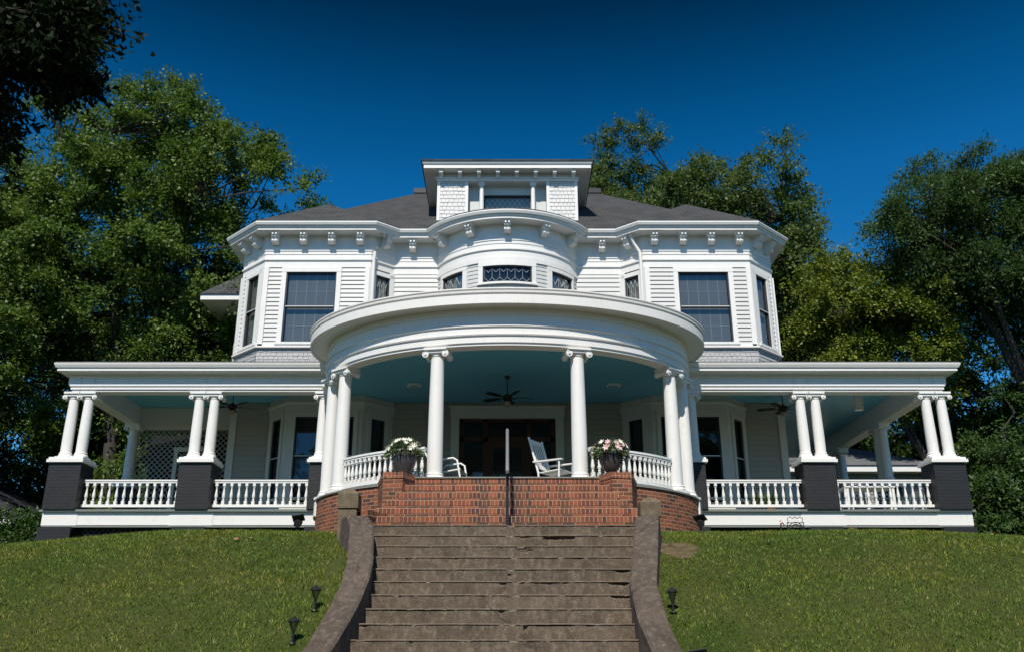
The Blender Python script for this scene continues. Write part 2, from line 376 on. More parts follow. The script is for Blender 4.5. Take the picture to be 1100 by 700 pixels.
def ground(X, Y):
    z = float(np.interp(Y, prof_y, prof_z))
    if Y < 8.85: return -1.6 if Y > 6.9 else (-1.72 if Y > -1 else -1.72)
    s = smooth((Y - 8.9) / 3)
    z -= s * (.35 * smooth((-X - 5.5) / 6) + .22 * smooth((X - 7) / 6))
    z -= s * 1.6 * smooth((abs(X) - 12) / 12) * (1 if Y < 45 else .5)
    z += s * .03 * sin(X * 1.1 + 1) * sin(Y * .9)
    if Y > 9 and Y < 15.4:
        a, b = curb_l(min(Y, 15.05)) - .12, curb_r(min(Y, 15.05)) + .12
        if a < X < b: z = min(z, nose(min(Y, 15.4)) - .5) if Y < 15.05 else 1.6
    if 15.05 <= Y < 21 and abs(X) < 3.9 - max(0, (19.2 - Y)) * .55: z = min(z, 1.6)
    return z
gx = [-900, -400, -150, -80, -50, -35] + [-28 + i for i in range(15)] + [-13 + .13 * i for i in range(201)] + [13.2 + i for i in range(15)] + [35, 50, 80, 150, 400, 900]
gy = [-900, -300, -60, -1.02, -1, 6.88, 6.9, 8.84] + [8.85 + .13 * i for i in range(96)] + [21.5 + i for i in range(24)] + [50, 60, 80, 150, 400, 900]
b = B(); nx = len(gx); vs = [(x, y, ground(x, y)) for y in gy for x in gx]
fs = [(j * nx + i, j * nx + i + 1, (j + 1) * nx + i + 1, (j + 1) * nx + i) for j in range(len(gy) - 1) for i in range(nx - 1)]
b.add(vs, fs); g = obj('ground', b, 'lawn', smooth=40); tag(g, kind='structure')
b = B(); b.box(-400, 400, -1.0, 6.75, -1.74, -1.7); tag(obj('road', b, 'asphalt'), kind='structure')
b = B()
for i in range(-40, 40): b.box(i * 1.5, i * 1.5 + 1.49, 6.9, 8.6, -1.7, -1.59)
b.box(-60, 60, 6.75, 6.897, -1.8, -1.6)
tag(obj('pavement', b, 'walk'), kind='structure')

st = thing('concrete_stairs', 'worn brown concrete stairs with cracked and chipped treads climbing the lawn to the porch', 'stairs', (0, 12, -1.6))
NR = np.random.RandomState(3)
for i in range(18):
    Yn = 15 - .33 * i; h = 1.95 - .2 * i
    x0 = curb_l(Yn) - .05; x1 = curb_r(Yn) + .05
    if i == 0: x0, x1 = -2.42, 2.2
    n = 360; b = B(); xs = np.linspace(x0, x1, n + 1)
    def nz(cell, rows_=12):                       # smooth random height field along the riser
        m = int((x1 - x0) / cell) + 3; g_ = NR.randn(rows_, m); return np.array([np.interp((xs - x0) / cell, np.arange(m), g_[q]) for q in range(rows_)])
    fine = nz(.02); mid = nz(.09); big = nz(.45)
    zz = [0, -.014, -.022, -.040, -.060, -.082, -.105, -.13, -.16, -.26]
    # cavities: (x, depth below the edge, half width, half height, how deep)
    cav = [(.12 + NR.uniform(-.2, .2), NR.uniform(-.09, -.03), NR.uniform(.02, .12), NR.uniform(.012, .06), NR.uniform(.02, .05))] if i % 3 else []
    for _ in range(NR.randint(0, 3)): cav.append((NR.uniform(x0, x1), -.03, NR.uniform(.02, .07), NR.uniform(.008, .016), .03))
    if i == 1: cav.append((.85, -.05, .27, .030, .07))
    if i in (4, 5, 6): cav.append((x1 - .2, -.03, .13, .03, .05))
    if i in (5, 8): cav.append((.55, -.025, .3, .010, .05))
    if i == 7: cav.append((-1.2, -.025, .5, .010, .04))
    edge = np.zeros(n + 1)
    for cx, w_, d in [(.12 + NR.uniform(-.1, .1), .06, .022)] + [(NR.uniform(x0, x1), NR.uniform(.01, .05), NR.uniform(.004, .012)) for _ in range(9)]: edge += d * np.clip(1.3 - np.abs((xs - cx) / w_) + .35 * fine[0], 0, 1)
    rows = [[(x, Yn + (.45 if i else .75), h) for x in xs]]
    for q, dz in enumerate(zz):
        P = []
        for k, x in enumerate(xs):
            c = 0
            for cx, cz_, hw_, hh, dp in cav: c = max(c, dp * min(1, max(0, 1.25 - ((x - cx) / hw_) ** 2 - ((dz - cz_) / hh) ** 2 + .45 * mid[min(q, 11), k] + .2 * fine[q, k])))
            yy = Yn + (0 if q < 2 else .014) + .0016 * fine[q, k] * (q > 1) + .0018 * mid[q % 3, k] * (q > 1) + .002 * big[0, k] + (c if q > 1 else edge[k] * 1.2)
            P.append((x, yy, h + dz - edge[k] * (1 - q / 9) + .0008 * big[1, k] * (q < 3)))
        rows.append(P)
    b.cur = 0; b.loft(rows[:2]); b.cur = 1; b.loft(rows[1:4]); b.cur = 0; b.loft(rows[3:])
    b.box(x0, x1, Yn + .12, Yn + .5, h - .5, h - .05)
    obj('step', b, ['step', 'step_edge'], st, smooth=32)
def curb(fn, side, label):
    b = B(); ys = [8.8 + (15.0 - 8.8) * i / 60 for i in range(61)]
    prof = [(0, -.6), (0, -.03), (.03, 0), (.33, 0), (.37, -.03), (.39, -.6)]
    paths = []
    for d, z in prof:
        P = []
        for Y in ys:
            x = float(fn(Y)); dx = float(fn(Y + .05) - fn(Y - .05)) / .1; l = sqrt(1 + dx * dx)
            nx_, ny_ = (side / l, -side * dx / l)
            t = smooth((Y - 14.55) / .5); hz = max(nose(Y) + .28 - .20 * t * t, -1.3)
            wb = .006 * sin(Y * 5 + d * 9) + .004 * sin(Y * 13)
            P.append((x + nx_ * d, Y + ny_ * d, hz + z + wb))
        paths.append(P)
    b.loft(paths, True); return tag(obj('stair_curb', b, 'curb', smooth=35), label, 'stair curb')
curb(curb_l, -1, 'grey concrete curb curving down the left side of the concrete stairs')
curb(curb_r, 1, 'grey concrete curb curving down the right side of the concrete stairs')
def gpost(x, top, label):
    t = thing('stair_post', label, 'post', (x, 15.25, 1.6))
    b = B(); b.box(x - .15, x + .15, 15.1, 15.4, 1.4, top - .36); obj('shaft', b, 'post', t)
    b = B(); w_ = .17; z0 = top - .34; z1 = top - .08
    q = [[(-w_, -w_), (w_, -w_), (w_, w_), (-w_, w_)]]
    rings = [(w_, z0), (w_ * 1.02, z0 + .02), (w_, z1 - .02), (w_ * .9, z1), (w_ * .55, z1 + .05), (w_ * .12, top)]
    vs = []; fs = []
    for r, z in rings: vs += [(x - r, 15.25 - r, z), (x + r, 15.25 - r, z), (x + r, 15.25 + r, z), (x - r, 15.25 + r, z)]
    for i in range(len(rings) - 1):
        for k in range(4): j = (k + 1) % 4; fs.append((4 * i + k, 4 * i + j, 4 * i + 4 + j, 4 * i + 4 + k))
    fs += [(3, 2, 1, 0), tuple(len(vs) - 4 + k for k in range(4))]
    b.add(vs, fs); obj('cap', b, 'post', t)
gpost(-2.63, 2.57, 'tan concrete post with pointed cap above the left stair curb')
gpost(2.36, 2.43, 'tan concrete post with pointed cap above the right stair curb')

# ------------------------------------------------------------------ THE HOUSE
H = thing('house', 'large white two storey house with round columned porch, bays and dormer', 'house', (0, 24, 2.3))
DK = 3.04                                               # porch deck height
A0, B0, YC = 3.95, 3.0, 20.1                            # ellipse of the round porch's column centres
def ell(a, b_, yc, t0, t1, n): return [(a * sin(t0 + (t1 - t0) * i / n), yc - b_ * cos(t0 + (t1 - t0) * i / n)) for i in range(n + 1)]
T = R_(102)
def ringp(d, t=T, n=72):
    return ell(A0 + d, B0 + d, YC, -t, t, n)
def ring(d, z, t=T, n=72): return [(x, y, z) for x, y in ringp(d, t, n)]

# --- floors
b = B(); P = [(-A0 - .12, 20.745)] + ringp(.19, R_(100)) + [(A0 + .12, 20.745)]
P[0] = (P[1][0], 20.745); P[-1] = (P[-2][0], 20.745)
b.prism(P, DK - .035, DK); b.box(-10.5, 10.5, 20.75, 24.6, DK - .05, DK); b.box(7.3, 10.5, 24.6, 31, DK - .05, DK)
obj('porch_floor', b, 'floor', H)
# --- brick drum
b = B(); b.loft([ring(.205, 1.5, R_(76)), ring(.205, DK - .042, R_(76))]); obj('brick_base', b, 'brick', H, smooth=40)
for s in (-1, 1):
    b = B(); p = [(x, y) for x, y in ell((A0 + .24), (B0 + .24), YC, s * R_(75), s * R_(101), 14)]; p2 = [(x, y) for x, y in ell(A0 + .1, B0 + .1, YC, s * R_(75), s * R_(101), 14)]
    b.loft([[(x, y, 2.68) for x, y in p], [(x, y, 2.98) for x, y in p], [(x, y, 2.98) for x, y in p2], [(x, y, 2.68) for x, y in p2]], True); obj('curved_fascia', b, 'white', H, smooth=40)
b = B(); b.loft([ring(.235, DK - .040, R_(76)), ring(.235, DK - .008, R_(76)), ring(.192, DK - .008, R_(76)), ring(.192, DK - .040, R_(76))], True); obj('stone_edge', b, 'slate', H)
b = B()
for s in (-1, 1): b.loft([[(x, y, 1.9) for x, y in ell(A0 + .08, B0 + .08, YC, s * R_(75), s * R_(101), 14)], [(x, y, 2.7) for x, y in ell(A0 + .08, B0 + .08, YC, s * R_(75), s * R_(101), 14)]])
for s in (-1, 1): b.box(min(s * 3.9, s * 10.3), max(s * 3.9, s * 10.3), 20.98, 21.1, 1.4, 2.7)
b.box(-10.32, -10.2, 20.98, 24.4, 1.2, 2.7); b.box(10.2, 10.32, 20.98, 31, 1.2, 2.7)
obj('foundation', b, 'shade_backing', H)  # near-black sheets: shade beneath the porch put into the colour
# --- wing fascia boards, under-porch lattice
for s in (-1, 1):
    b = B(); x0, x1 = sorted((s * 4.12, s * 10.5))
    b.box(x0, x1, 20.82, 20.88, 2.70, 2.985)
    for xc in (7.15, 10.12): c = B(); c.box(s * xc - (.5 if xc < 9 else .40), s * xc + (.5 if xc < 9 else .40), 20.808, 20.819, 2.685, 2.986); obj('fascia_block', c, 'white', H)
    xe = s * 10.52; b.box(min(xe, xe - s * .05), max(xe, xe - s * .05), 20.89, 24.4 if s < 0 else 31, 2.70, 2.985)
    obj('porch_fascia', b, 'white', H)
    b = B(); b.box(x0 - .1 if s < 0 else x0, x1 if s < 0 else x1 + .1, 20.775, 20.84, DK - .052, DK - .003); b.box(x0, x1, 20.80, 20.86, 2.645, 2.69); obj('porch_floor_edge', b, 'floor', H)
def lattice(F, u0, u1, z0, z1, sp, wd, mat, parent, name='lattice_panel', d=0.0, flip=True):
    b = B(); hgt = z1 - z0
    for dirn in ((1, -1) if flip else (1,)):
        k = u0 - hgt
        while k < u1 + hgt:
            # line: u = k + (z - z0) * dirn (shifted)
            ua, za, ub, zb = (k, z0, k + hgt, z1) if dirn > 0 else (k, z1, k + hgt, z0)
            lo = max(0, (u0 - ua) / (ub - ua)); hi = min(1, (u1 - ua) / (ub - ua))
            if hi > lo + .01:
                p = (ua + (ub - ua) * lo, za + (zb - za) * lo); q = (ua + (ub - ua) * hi, za + (zb - za) * hi)
                w2 = wd * .707; dd = d + (.008 if dirn > 0 else 0)
                vs = [F(p[0] - w2, dd, p[1]), F(p[0] + w2, dd, p[1]), F(q[0] + w2, dd, q[1]), F(q[0] - w2, dd, q[1])]
                vs += [F(p[0] - w2, dd + .007, p[1]), F(p[0] + w2, dd + .007, p[1]), F(q[0] + w2, dd + .007, q[1]), F(q[0] - w2, dd + .007, q[1])]
                b.add(vs, [(0, 1, 2, 3), (7, 6, 5, 4), (0, 4, 5, 1), (1, 5, 6, 2), (2, 6, 7, 3), (3, 7, 4, 0)])
            k += sp * 1.414
    return obj(name, b, mat, parent)
for s in (-1, 1):
    for (a, c) in ((4.6, 6.7), (7.6, 9.6)):
        x0, x1 = sorted((s * a, s * c)); F, L = wallF((x0, 20.93), (x1, 20.93)); lattice(F, 0, L, 2.15, 2.66, .09, .018, 'pier', H, 'skirt_lattice')
# --- piers
def pier(xc, w_, yc=21.02, dep=.7):
    b = B(); z0 = 1.2
    b.prism([(xc - w_ / 2, yc - dep / 2), (xc + w_ / 2, yc - dep / 2), (xc + w_ / 2, yc + dep / 2), (xc - w_ / 2, yc + dep / 2)], z0, 2.67 - .03)
    b.prism([(xc - w_ / 2, yc - dep / 2 + .04), (xc + w_ / 2, yc - dep / 2 + .04), (xc + w_ / 2, yc + dep / 2), (xc - w_ / 2, yc + dep / 2)], DK + .002, 4.10)
    p = obj('pier', b, 'pier', H)
    b = B(); e = .05; b.box(xc - w_ / 2 - e, xc + w_ / 2 + e, yc - dep / 2 - e + .03, yc + dep / 2 + e, 4.10, 4.17); b.box(xc - w_ / 2 - e + .03, xc + w_ / 2 + e - .03, yc - dep / 2 + .01, yc + dep / 2 + e - .03, 4.17, 4.22)
    obj('pier_cap', b, 'white', p)
for s in (-1, 1):
    pier(s * 10.14, .74); pier(s * 7.15, .74); pier(s * 4.36, .36)
    for yy in ((24.3,) if s < 0 else (24.3, 27.5, 30.6)): pier(s * 10.14, .42 if s < 0 else .5, yy, .7)
# --- columns
def col_mesh(h, r, flut=False):
    b = B(); r1 = r * .86
    b.box(-r * 1.35, r * 1.35, -r * 1.35, r * 1.35, 0, .05)
    b.lathe([(r * 1.3, .05), (r * 1.34, .075), (r * 1.2, .10), (r * 1.12, .115), (r * 1.18, .14), (r * 1.05, .16)], n=28)
    pr = [(r * 1.0, .16)] + [(r - (r - r1) * ((t - .25) / .75 if t > .25 else 0) ** 1.4, .16 + (h - .33) * t) for t in [i / 12 for i in range(13)]]
    b.lathe(pr, n=28); return b.mesh('column', 'white', 40)
def cap_mesh(h, r):
    b = B(); r1 = r * .86; z = h - .17; v = r * .46
    b.lathe([(r1 * 1.0, z), (r1 * 1.12, z + .012), (r1 * 1.02, z + .03), (r1 * 1.3, z + .075), (r1 * 1.1, z + .09)], n=24)
    for sx in (-1, 1):
        cx = sx * r * 1.36; cz = z + .045
        b.lathe([(v * .95, -r * 1.2), (v, -r * 1.12), (v * .8, -r * .6), (v * .62, 0), (v * .8, r * .6), (v, r * 1.12), (v * .95, r * 1.2)], (cx, 0, cz), 18, 'y')
        for sy in (-1, 1):
            b.lathe([(v * .35, 0), (v * .3, sy * .022)], (cx, sy * r * 1.2, cz), 10, 'y')
            sp = [(cx - sx * v * (1 - .55 * t) * .74 * cos(t * 5.5 + 1.57), sy * r * 1.215, cz + v * (1 - .55 * t) * .74 * sin(t * 5.5 + 1.57)) for t in [i / 14 for i in range(15)]]
            b.tube(sp, .008, 5)
    b.box(-r * 1.5, r * 1.5, -r * 1.15, r * 1.15, z + .07, z + .125); b.box(-r * 1.55, r * 1.55, -r * 1.4, r * 1.4, z + .125, h)
    return b.mesh('capital', 'white', 40)
def column(me, cm, x, y, z, rz=0):
    c = link('column', me, H, (x, y, z), rz)
    k = link('capital', cm, c, (x, y, z), rz); return c
RH = 5.68 - DK
cR, kR = col_mesh(RH, .150), cap_mesh(RH, .150)
for s in (-1, 1):
    for th in (20.6, 60.9, 75.8):
        t = s * R_(th); column(cR, kR, A0 * sin(t), YC - B0 * cos(t), DK, math.atan2(B0 * sin(t), A0 * cos(t)) * .75)
cW, kW = col_mesh(5.82 - 4.22, .125), cap_mesh(5.82 - 4.22, .125)
for s in (-1, 1):
    for xc in (9.965, 10.325, 6.97, 7.33, 4.37): column(cW, kW, s * xc, 21.02, 4.22)
    for yy in ((24.3,) if s < 0 else (24.3, 27.5, 30.6)):
        if s < 0: column(cW, kW, s * 10.14, yy - .1, 4.22)
        else:
            column(cW, kW, s * 10.14, yy - .18, 4.22, PI / 2); column(cW, kW, s * 10.14, yy + .18, 4.22, PI / 2)
# --- wing entablature
for s in (-1, 1):
    yb = 24.5 if s < 0 else 31.0
    path = [(-10.34, yb), (-10.34, 20.86), (-4.1, 20.86)] if s < 0 else [(4.1, 20.86), (10.34, 20.86), (10.34, yb)]
    b = B(); b.sweep(path, [(-.32, 5.82), (.0, 5.82), (.0, 5.86), (.03, 5.87), (.03, 5.93), (.055, 5.945), (.055, 5.985), (.0, 6.0), (.0, 6.30), (-.32, 6.30)])
    obj('entablature', b, 'white', H)
    b = B(); b.sweep(path, [(.0, 6.22), (.04, 6.235), (.27, 6.24), (.29, 6.255), (.29, 6.32), (.32, 6.33), (.35, 6.39), (.36, 6.43), (.32, 6.45), (0, 6.46)])
    obj('cornice', b, 'white', H)
    for xc in (10.14, 7.15): b = B(); b.box(s * xc - .31, s * xc - .02, 20.845, 20.857, 5.99, 6.22); b.box(s * xc + .02, s * xc + .31, 20.845, 20.857, 5.99, 6.22); obj('frieze_block', b, 'white', H)
    # low porch roof
    b = B(); e = .34
    if s < 0: q = [(-10.34 - e, yb), (-10.34 - e, 20.86 - e), (-4.0, 20.86 - e)]; i_ = [(-7.3, yb), (-7.3, 23.9), (-3.0, 23.9)]
    else: q = [(4.0, 20.86 - e), (10.34 + e, 20.86 - e), (10.34 + e, yb)]; i_ = [(3.0, 23.9), (7.3, 23.9), (7.3, yb)]
    b.loft([[(x, y, 6.43) for x, y in q], [(x, y, 6.465) for x, y in q], [(x, y, 7.1) for x, y in i_]]); obj('porch_roof', b, 'roof', H)
    # ceiling
    b = B(); x0, x1 = sorted((s * 4.0, s * 10.2)); b.box(x0, x1, 20.95, 24.5, 6.301, 6.34)
    if s > 0: b.box(7.0, 10.2, 24.5, 31, 6.301, 6.34)
    obj('porch_ceiling', b, 'ceiling', H)
b = B(); b.box(-10.2, -7.3, 24.2, 24.5, 5.82, 6.29); obj('rear_beam', b, 'low_trim', H)
# --- round entablature
def ez(lst): return [ring(d, z) for d, z in lst]
b = B(); b.loft(ez([(-.16, 5.68), (.13, 5.68), (.13, 5.72), (.16, 5.735), (.16, 5.86), (.19, 5.875), (.20, 5.90), (.175, 5.905), (.175, 6.04), (.21, 6.055), (.21, 6.075), (.16, 6.09), (.16, 6.30), (.185, 6.305), (.185, 6.33), (.16, 6.335), (.16, 6.46), (-.16, 6.46)]), True)
obj('round_entablature', b, 'white', H, smooth=30)
def rim(d, z, n=72):
    a, bb, yc, t = 4.47 + d, 3.26 + d, 19.85, R_(112); return [(a * sin(-t + 2 * t * i / n), yc - bb * cos(-t + 2 * t * i / n), z) for i in range(n + 1)]
b = B(); b.loft([ring(.13, 6.44), rim(-.06, 6.45), rim(-.04, 6.42), rim(0, 6.42), rim(.0, 6.60), rim(-.03, 6.605), rim(-.03, 6.635), rim(.015, 6.64), rim(.02, 6.68), rim(-.01, 6.685), rim(-.01, 6.70), rim(.03, 6.71), rim(.03, 6.735), rim(-.1, 6.75)])
obj('round_cornice', b, 'white', H, smooth=30)
b = B(); r_ = rim(-.05, 6.748); b.loft([r_, [(x * .75, 20.6 + (y - 20.6) * .6, 7.05) for x, y, z in r_], [(x * .55, 23.4, 7.25) for x, y, z in r_]]); obj('round_porch_roof', b, 'roof', H)
b = B(); P = ringp(-.1, R_(100)); P = [(P[0][0], 20.948)] + P + [(P[-1][0], 20.948)]
b.prism(P, 6.301, 6.34); b.box(-4.0, 4.0, 20.95, 24.0, 6.301, 6.34); obj('porch_ceiling', b, 'ceiling', H)
# ceiling light discs
for x in (-2.34, 2.66):
    b = B(); b.lathe([(.19, 6.30), (.19, 6.28), (.15, 6.27)], (x, 22.0, 0), 28); o = obj('recessed_light', b, 'white', H)
    b = B(); b.lathe([(.14, 6.278), (.13, 6.262), (.05, 6.255)], (x, 22.0, 0), 24); obj('lens', b, 'disc', o, smooth=60)
# --- brick stairs
b = B(); n = 6; rh = (DK - 1.95) / n
def hw(Y): return 1.62 + (17.15 - Y) * .42
for i in range(n):
    Y = 15.35 + .3 * i; z0 = 1.95 + rh * i; z1 = z0 + rh; w_ = hw(Y); zs = z0 + rh * .46
    bk = 17.2
    b.cur = 0; b.quad((-w_, Y, z0), (w_, Y, z0), (w_, Y, zs), (-w_, Y, zs), [(-w_, .0), (w_, 0), (w_, .072), (-w_, .072)])
    b.cur = 1; yn = Y - .007
    off = .036 * (i % 2)
    b.quad((-w_, yn, zs), (w_, yn, zs), (w_, yn, z1), (-w_, yn, z1), [(-w_ + off, .0), (w_ + off, 0), (w_ + off, .112), (-w_ + off, .112)])
    b.quad((-w_, yn, zs), (w_, yn, zs), (w_, Y, zs), (-w_, Y, zs), [(-w_, .1), (w_, .1), (w_, .11), (-w_, .11)])
    if i < n - 1: b.quad((-w_, yn, z1), (w_, yn, z1), (w_, Y + .3, z1), (-w_, Y + .3, z1), [(-w_, 0), (w_, 0), (w_, .32), (-w_, .32)])
    else: b.quad((-w_, yn, z1 - .006), (w_, yn, z1 - .006), (w_, 17.4, z1 - .006), (-w_, 17.4, z1 - .006), [(-w_, 0), (w_, 0), (w_, .32), (-w_, .32)])
obj('brick_steps', b, ['brick', 'brick_head'], H)
b = B(); b.box(-1.75, 1.75, 16.82, 17.3, DK - .004, DK + .022); obj('stone_edge', b, 'slate', H)
for s in (-1, 1):
    b = B(); P = [(s * 1.90, 16.46), (s * 2.26, 16.52), (s * 2.5, 17.6), (s * 1.50, 17.3)]
    if s < 0: P = P[::-1]
    b.cur = 0; b.prism(P, 1.5, 2.97)
    b.cur = 1; c = (sum(p[0] for p in P) / 4, sum(p[1] for p in P) / 4); P2 = [(c[0] + (x - c[0]) * 1.03, c[1] + (y - c[1]) * 1.03) for x, y in P]; b.prism(P2, 2.972, 3.084)
    obj('brick_pedestal', b, ['brick', 'brick_head'], H)
    b = B(); P = [(s * 1.80, 16.62), (s * 1.90, 15.95)] + ([(-2.30, 15.12), (-2.46, 15.30)] if s < 0 else [(2.10, 15.46), (2.34, 15.48)]) + [(s * 2.2, 16.0), (s * 2.1, 16.62)]
    if s < 0: P = P[::-1]
    b.cur = 0; b.prism(P, 1.5, 2.10); b.cur = 1; b.prism(offset(P + [P[0]], .012)[:-1], 2.10, 2.205); obj('brick_cheek', b, ['brick', 'brick_head'], H)
# --- balustrades
def bal_mesh(h, r=.033):
    b = B(); b.box(-r, r, -r, r, 0, h * .17); b.box(-r * .95, r * .95, -r * .95, r * .95, h * .86, h)
    b.lathe([(r * .9, h * .17), (r * .5, h * .20), (r * .85, h * .23), (r * .6, h * .27), (r * 1.05, h * .34), (r * 1.15, h * .42), (r * .85, h * .56), (r * .55, h * .72), (r * .5, h * .78), (r * .9, h * .80), (r * .5, h * .83), (r * .85, h * .86)], n=12)
    return b.mesh('baluster', 'white', 40)
bm_w = bal_mesh(.49); bm_r = bal_mesh(.47, .034)
def rail_straight(p, q, n):
    F, L = wallF(p, q); b = B()
    b.mbox(F, 0, L, -.05, .05, 3.71, 3.745); b.mbox(F, 0, L, -.035, .035, 3.67, 3.71); b.mbox(F, 0, L, -.04, .04, 3.12, 3.18)
    r = obj('balustrade', b, 'white', H)
    for i in range(n):
        u = L * (i + .5) / n; link('baluster', bm_w, r, F(u, 0, 3.18), math.atan2(q[1] - p[1], q[0] - p[0]))
for s in (-1, 1):
    rail_straight(*sorted(((s * 4.54, 21.0), (s * 6.78, 21.0))), 13); rail_straight(*sorted(((s * 7.52, 21.0), (s * 9.77, 21.0))), 13)
b_ = rail_straight((10.14, 21.4), (10.14, 23.95), 13); rail_straight((10.14, 24.7), (10.14, 27.1), 12)
for s in (-1, 1):
    def Fr(u, d, z, s=s): return (s * (A0 + d) * sin(u), YC - (B0 + d) * cos(u), z)
    for (t0, t1, n) in ((23.5, 57.5, 16), (78.5, 98, 5)):
        t0, t1 = R_(t0), R_(t1); b = B()
        b.mbox(Fr, t0, t1, -.05, .05, 3.69, 3.73, 16); b.mbox(Fr, t0, t1, -.035, .035, 3.65, 3.69, 16); b.mbox(Fr, t0, t1, -.045, .045, 3.10, 3.165, 16); b.mbox(Fr, t0, t1, -.02, .02, 3.03, 3.10, 16)
        r = obj('curved_balustrade', b, 'white', H)
        for i in range(n):
            t = t0 + (t1 - t0) * (i + .5) / n; link('baluster', bm_r, r, Fr(t, 0, 3.17), s * math.atan2(B0 * sin(t), A0 * cos(t)))

# --- walls
def siding(b, F, u0, u1, z0, z1, holes=(), pitch=.115, lap=.016, nu=1):
    z = z0
    while z < z1 - .005:
        zt = min(z + pitch, z1); zm = (z + zt) / 2; seg = [(u0, u1)]
        for (a, c, h0, h1) in holes:
            if h0 < zm < h1:
                ns = []
                for (p, q) in seg:
                    if c <= p or a >= q: ns.append((p, q)); continue
                    if a > p: ns.append((p, a))
                    if c < q: ns.append((c, q))
                seg = ns
        for p, q in seg:
            k = max(1, int(nu * (q - p) / (u1 - u0) + .99))
            for i in range(k):
                a = p + (q - p) * i / k; c = p + (q - p) * (i + 1) / k
                b.add([F(a, lap, z), F(c, lap, z), F(c, 0, zt), F(a, 0, zt), F(a, -.01, z), F(c, -.01, z)], [(0, 1, 2, 3), (0, 4, 5, 1)])
        z = zt
def shingles(b, F, u0, u1, z0, z1, flare=0, row=.105, wd=.13, seed=1):
    r = random.Random(seed); z = z0; k = 0
    while z < z1 - .01:
        zt = min(z + row, z1); u = u0 - (wd / 2 if k % 2 else 0)
        while u < u1:
            w_ = wd * r.uniform(.8, 1.2); a = max(u, u0); c = min(u + w_ - .008, u1)
            fl = lambda zz: flare * ((z1 - zz) / (z1 - z0)) ** 1.5
            if c > a:
                dz = r.uniform(-.006, .006); o = .022 + r.uniform(-.004, .004)
                b.add([F(a, fl(z) + o, z + dz), F(c, fl(z) + o, z + dz), F(c, fl(zt) + .004, zt + .02), F(a, fl(zt) + .004, zt + .02), F(a, fl(z) - .01, z + dz), F(c, fl(z) - .01, z + dz), F(c, fl(zt) - .01, zt + .02), F(a, fl(zt) - .01, zt + .02)],
                      [(0, 1, 2, 3), (0, 4, 5, 1), (0, 3, 7, 4), (1, 5, 6, 2)])
            u += w_
        z = zt; k += 1
def leaded(b, F, u0, u1, z0, z1, d, n, kind):
    L = u1 - u0
    def seg(p, q, r=.006): b.tube([F(p[0], d, p[1]), F(q[0], d, q[1])], r, 4)
    if kind == 'diamond':
        sp = L / n; h = z1 - z0; rows = max(1, round(h / (sp * 1.5))); hh = h / rows
        for j in range(rows):
            for i in range(n):
                a = u0 + sp * i; m_ = a + sp / 2; c = a + sp; zb = z0 + hh * j; zm = zb + hh / 2; zt = zb + hh
                seg((m_, zb), (a, zm)); seg((a, zm), (m_, zt)); seg((m_, zt), (c, zm)); seg((c, zm), (m_, zb))
    else:
        sp = L / n; h = z1 - z0
        for i in range(n):
            a = u0 + sp * i; m_ = a + sp / 2; c = a + sp
            seg((a, z0 + h * .30), (m_, z0 + h * .06), .005); seg((m_, z0 + h * .06), (c, z0 + h * .30), .005); seg((a, z1 - h * .06), (m_, z1 - h * .32), .005); seg((m_, z1 - h * .32), (c, z1 - h * .06), .005)
            seg((a, z0 + h * .30), (a, z1 - h * .06), .0035)
def window(F, u0, u1, z0, z1, nu=1, casing=.11, style='double', tm='white', glass='glass', head=.0, sill=True, back='blind', cw=None):
    cl, cr = cw if cw else (casing, casing)
    b = B(); b.mbox(F, u0 - cl, u0, -.04, .045, z0, z1, 1); b.mbox(F, u1, u1 + cr, -.04, .045, z0, z1, 1)
    b.mbox(F, u0 - cl, u1 + cr, -.04, .05, z1, z1 + casing + head, nu)
    if sill: b.mbox(F, u0 - cl - .03, u1 + cr + .03, -.04, .085, z0 - .06, z0, nu)
    wdw = obj('window', b, tm, H)
    f = .035; b = B()
    b.mbox(F, u0, u0 + f, -.06, .012, z0, z1); b.mbox(F, u1 - f, u1, -.06, .012, z0, z1); b.mbox(F, u0 + f, u1 - f, -.06, .012, z0, z0 + f, nu); b.mbox(F, u0 + f, u1 - f, -.06, .012, z1 - f, z1, nu)
    if style == 'double':
        zm = (z0 + z1) / 2 + .02; b.mbox(F, u0 + f, u1 - f, -.055, .018, zm - .03, zm + .02, nu)
    obj('sash', b, 'sash', wdw)
    if style == 'double':
        b = B(); b.mbox(F, u0 + f, u1 - f, .019, .025, zm - .012, zm + .010, nu); obj('meeting_rail', b, 'trim_grey', wdw)
    b = B(); b.mbox(F, u0 + f, u1 - f, -.045, -.040, z0 + f, z1 - f, nu); obj('pane', b, glass, wdw)
    if style in ('diamond', 'fancy'):
        b = B(); leaded(b, F, u0 + f, u1 - f, z0 + f, z1 - f, -.035, (9 if style == 'diamond' else 6) if u1 - u0 > .9 else 3, style); obj('leading', b, 'black_metal' if style == 'diamond' else 'trim_grey', wdw)
    if back:
        b = B(); b.mbox(F, u0 + f, u1 - f, -.14, -.12, z0 + .02, z1 - .01, nu)
        if back == 'blind':
            o = obj('blind', b, 'blind', wdw); b = B(); k = 5
            for i in range(1, k): u = u0 + (u1 - u0) * i / k; b.mbox(F, u - .006, u + .006, -.115, -.110, z0 + .02, z1 - .01)
            for t in (.25, .74): z = z0 + (z1 - z0) * t; b.mbox(F, u0 + f, u1 - f, -.116, -.111, z - .005, z + .005)
            obj('blind_cord', b, 'trim_grey', wdw)
        else: obj('curtain', b, back, wdw)
    return wdw

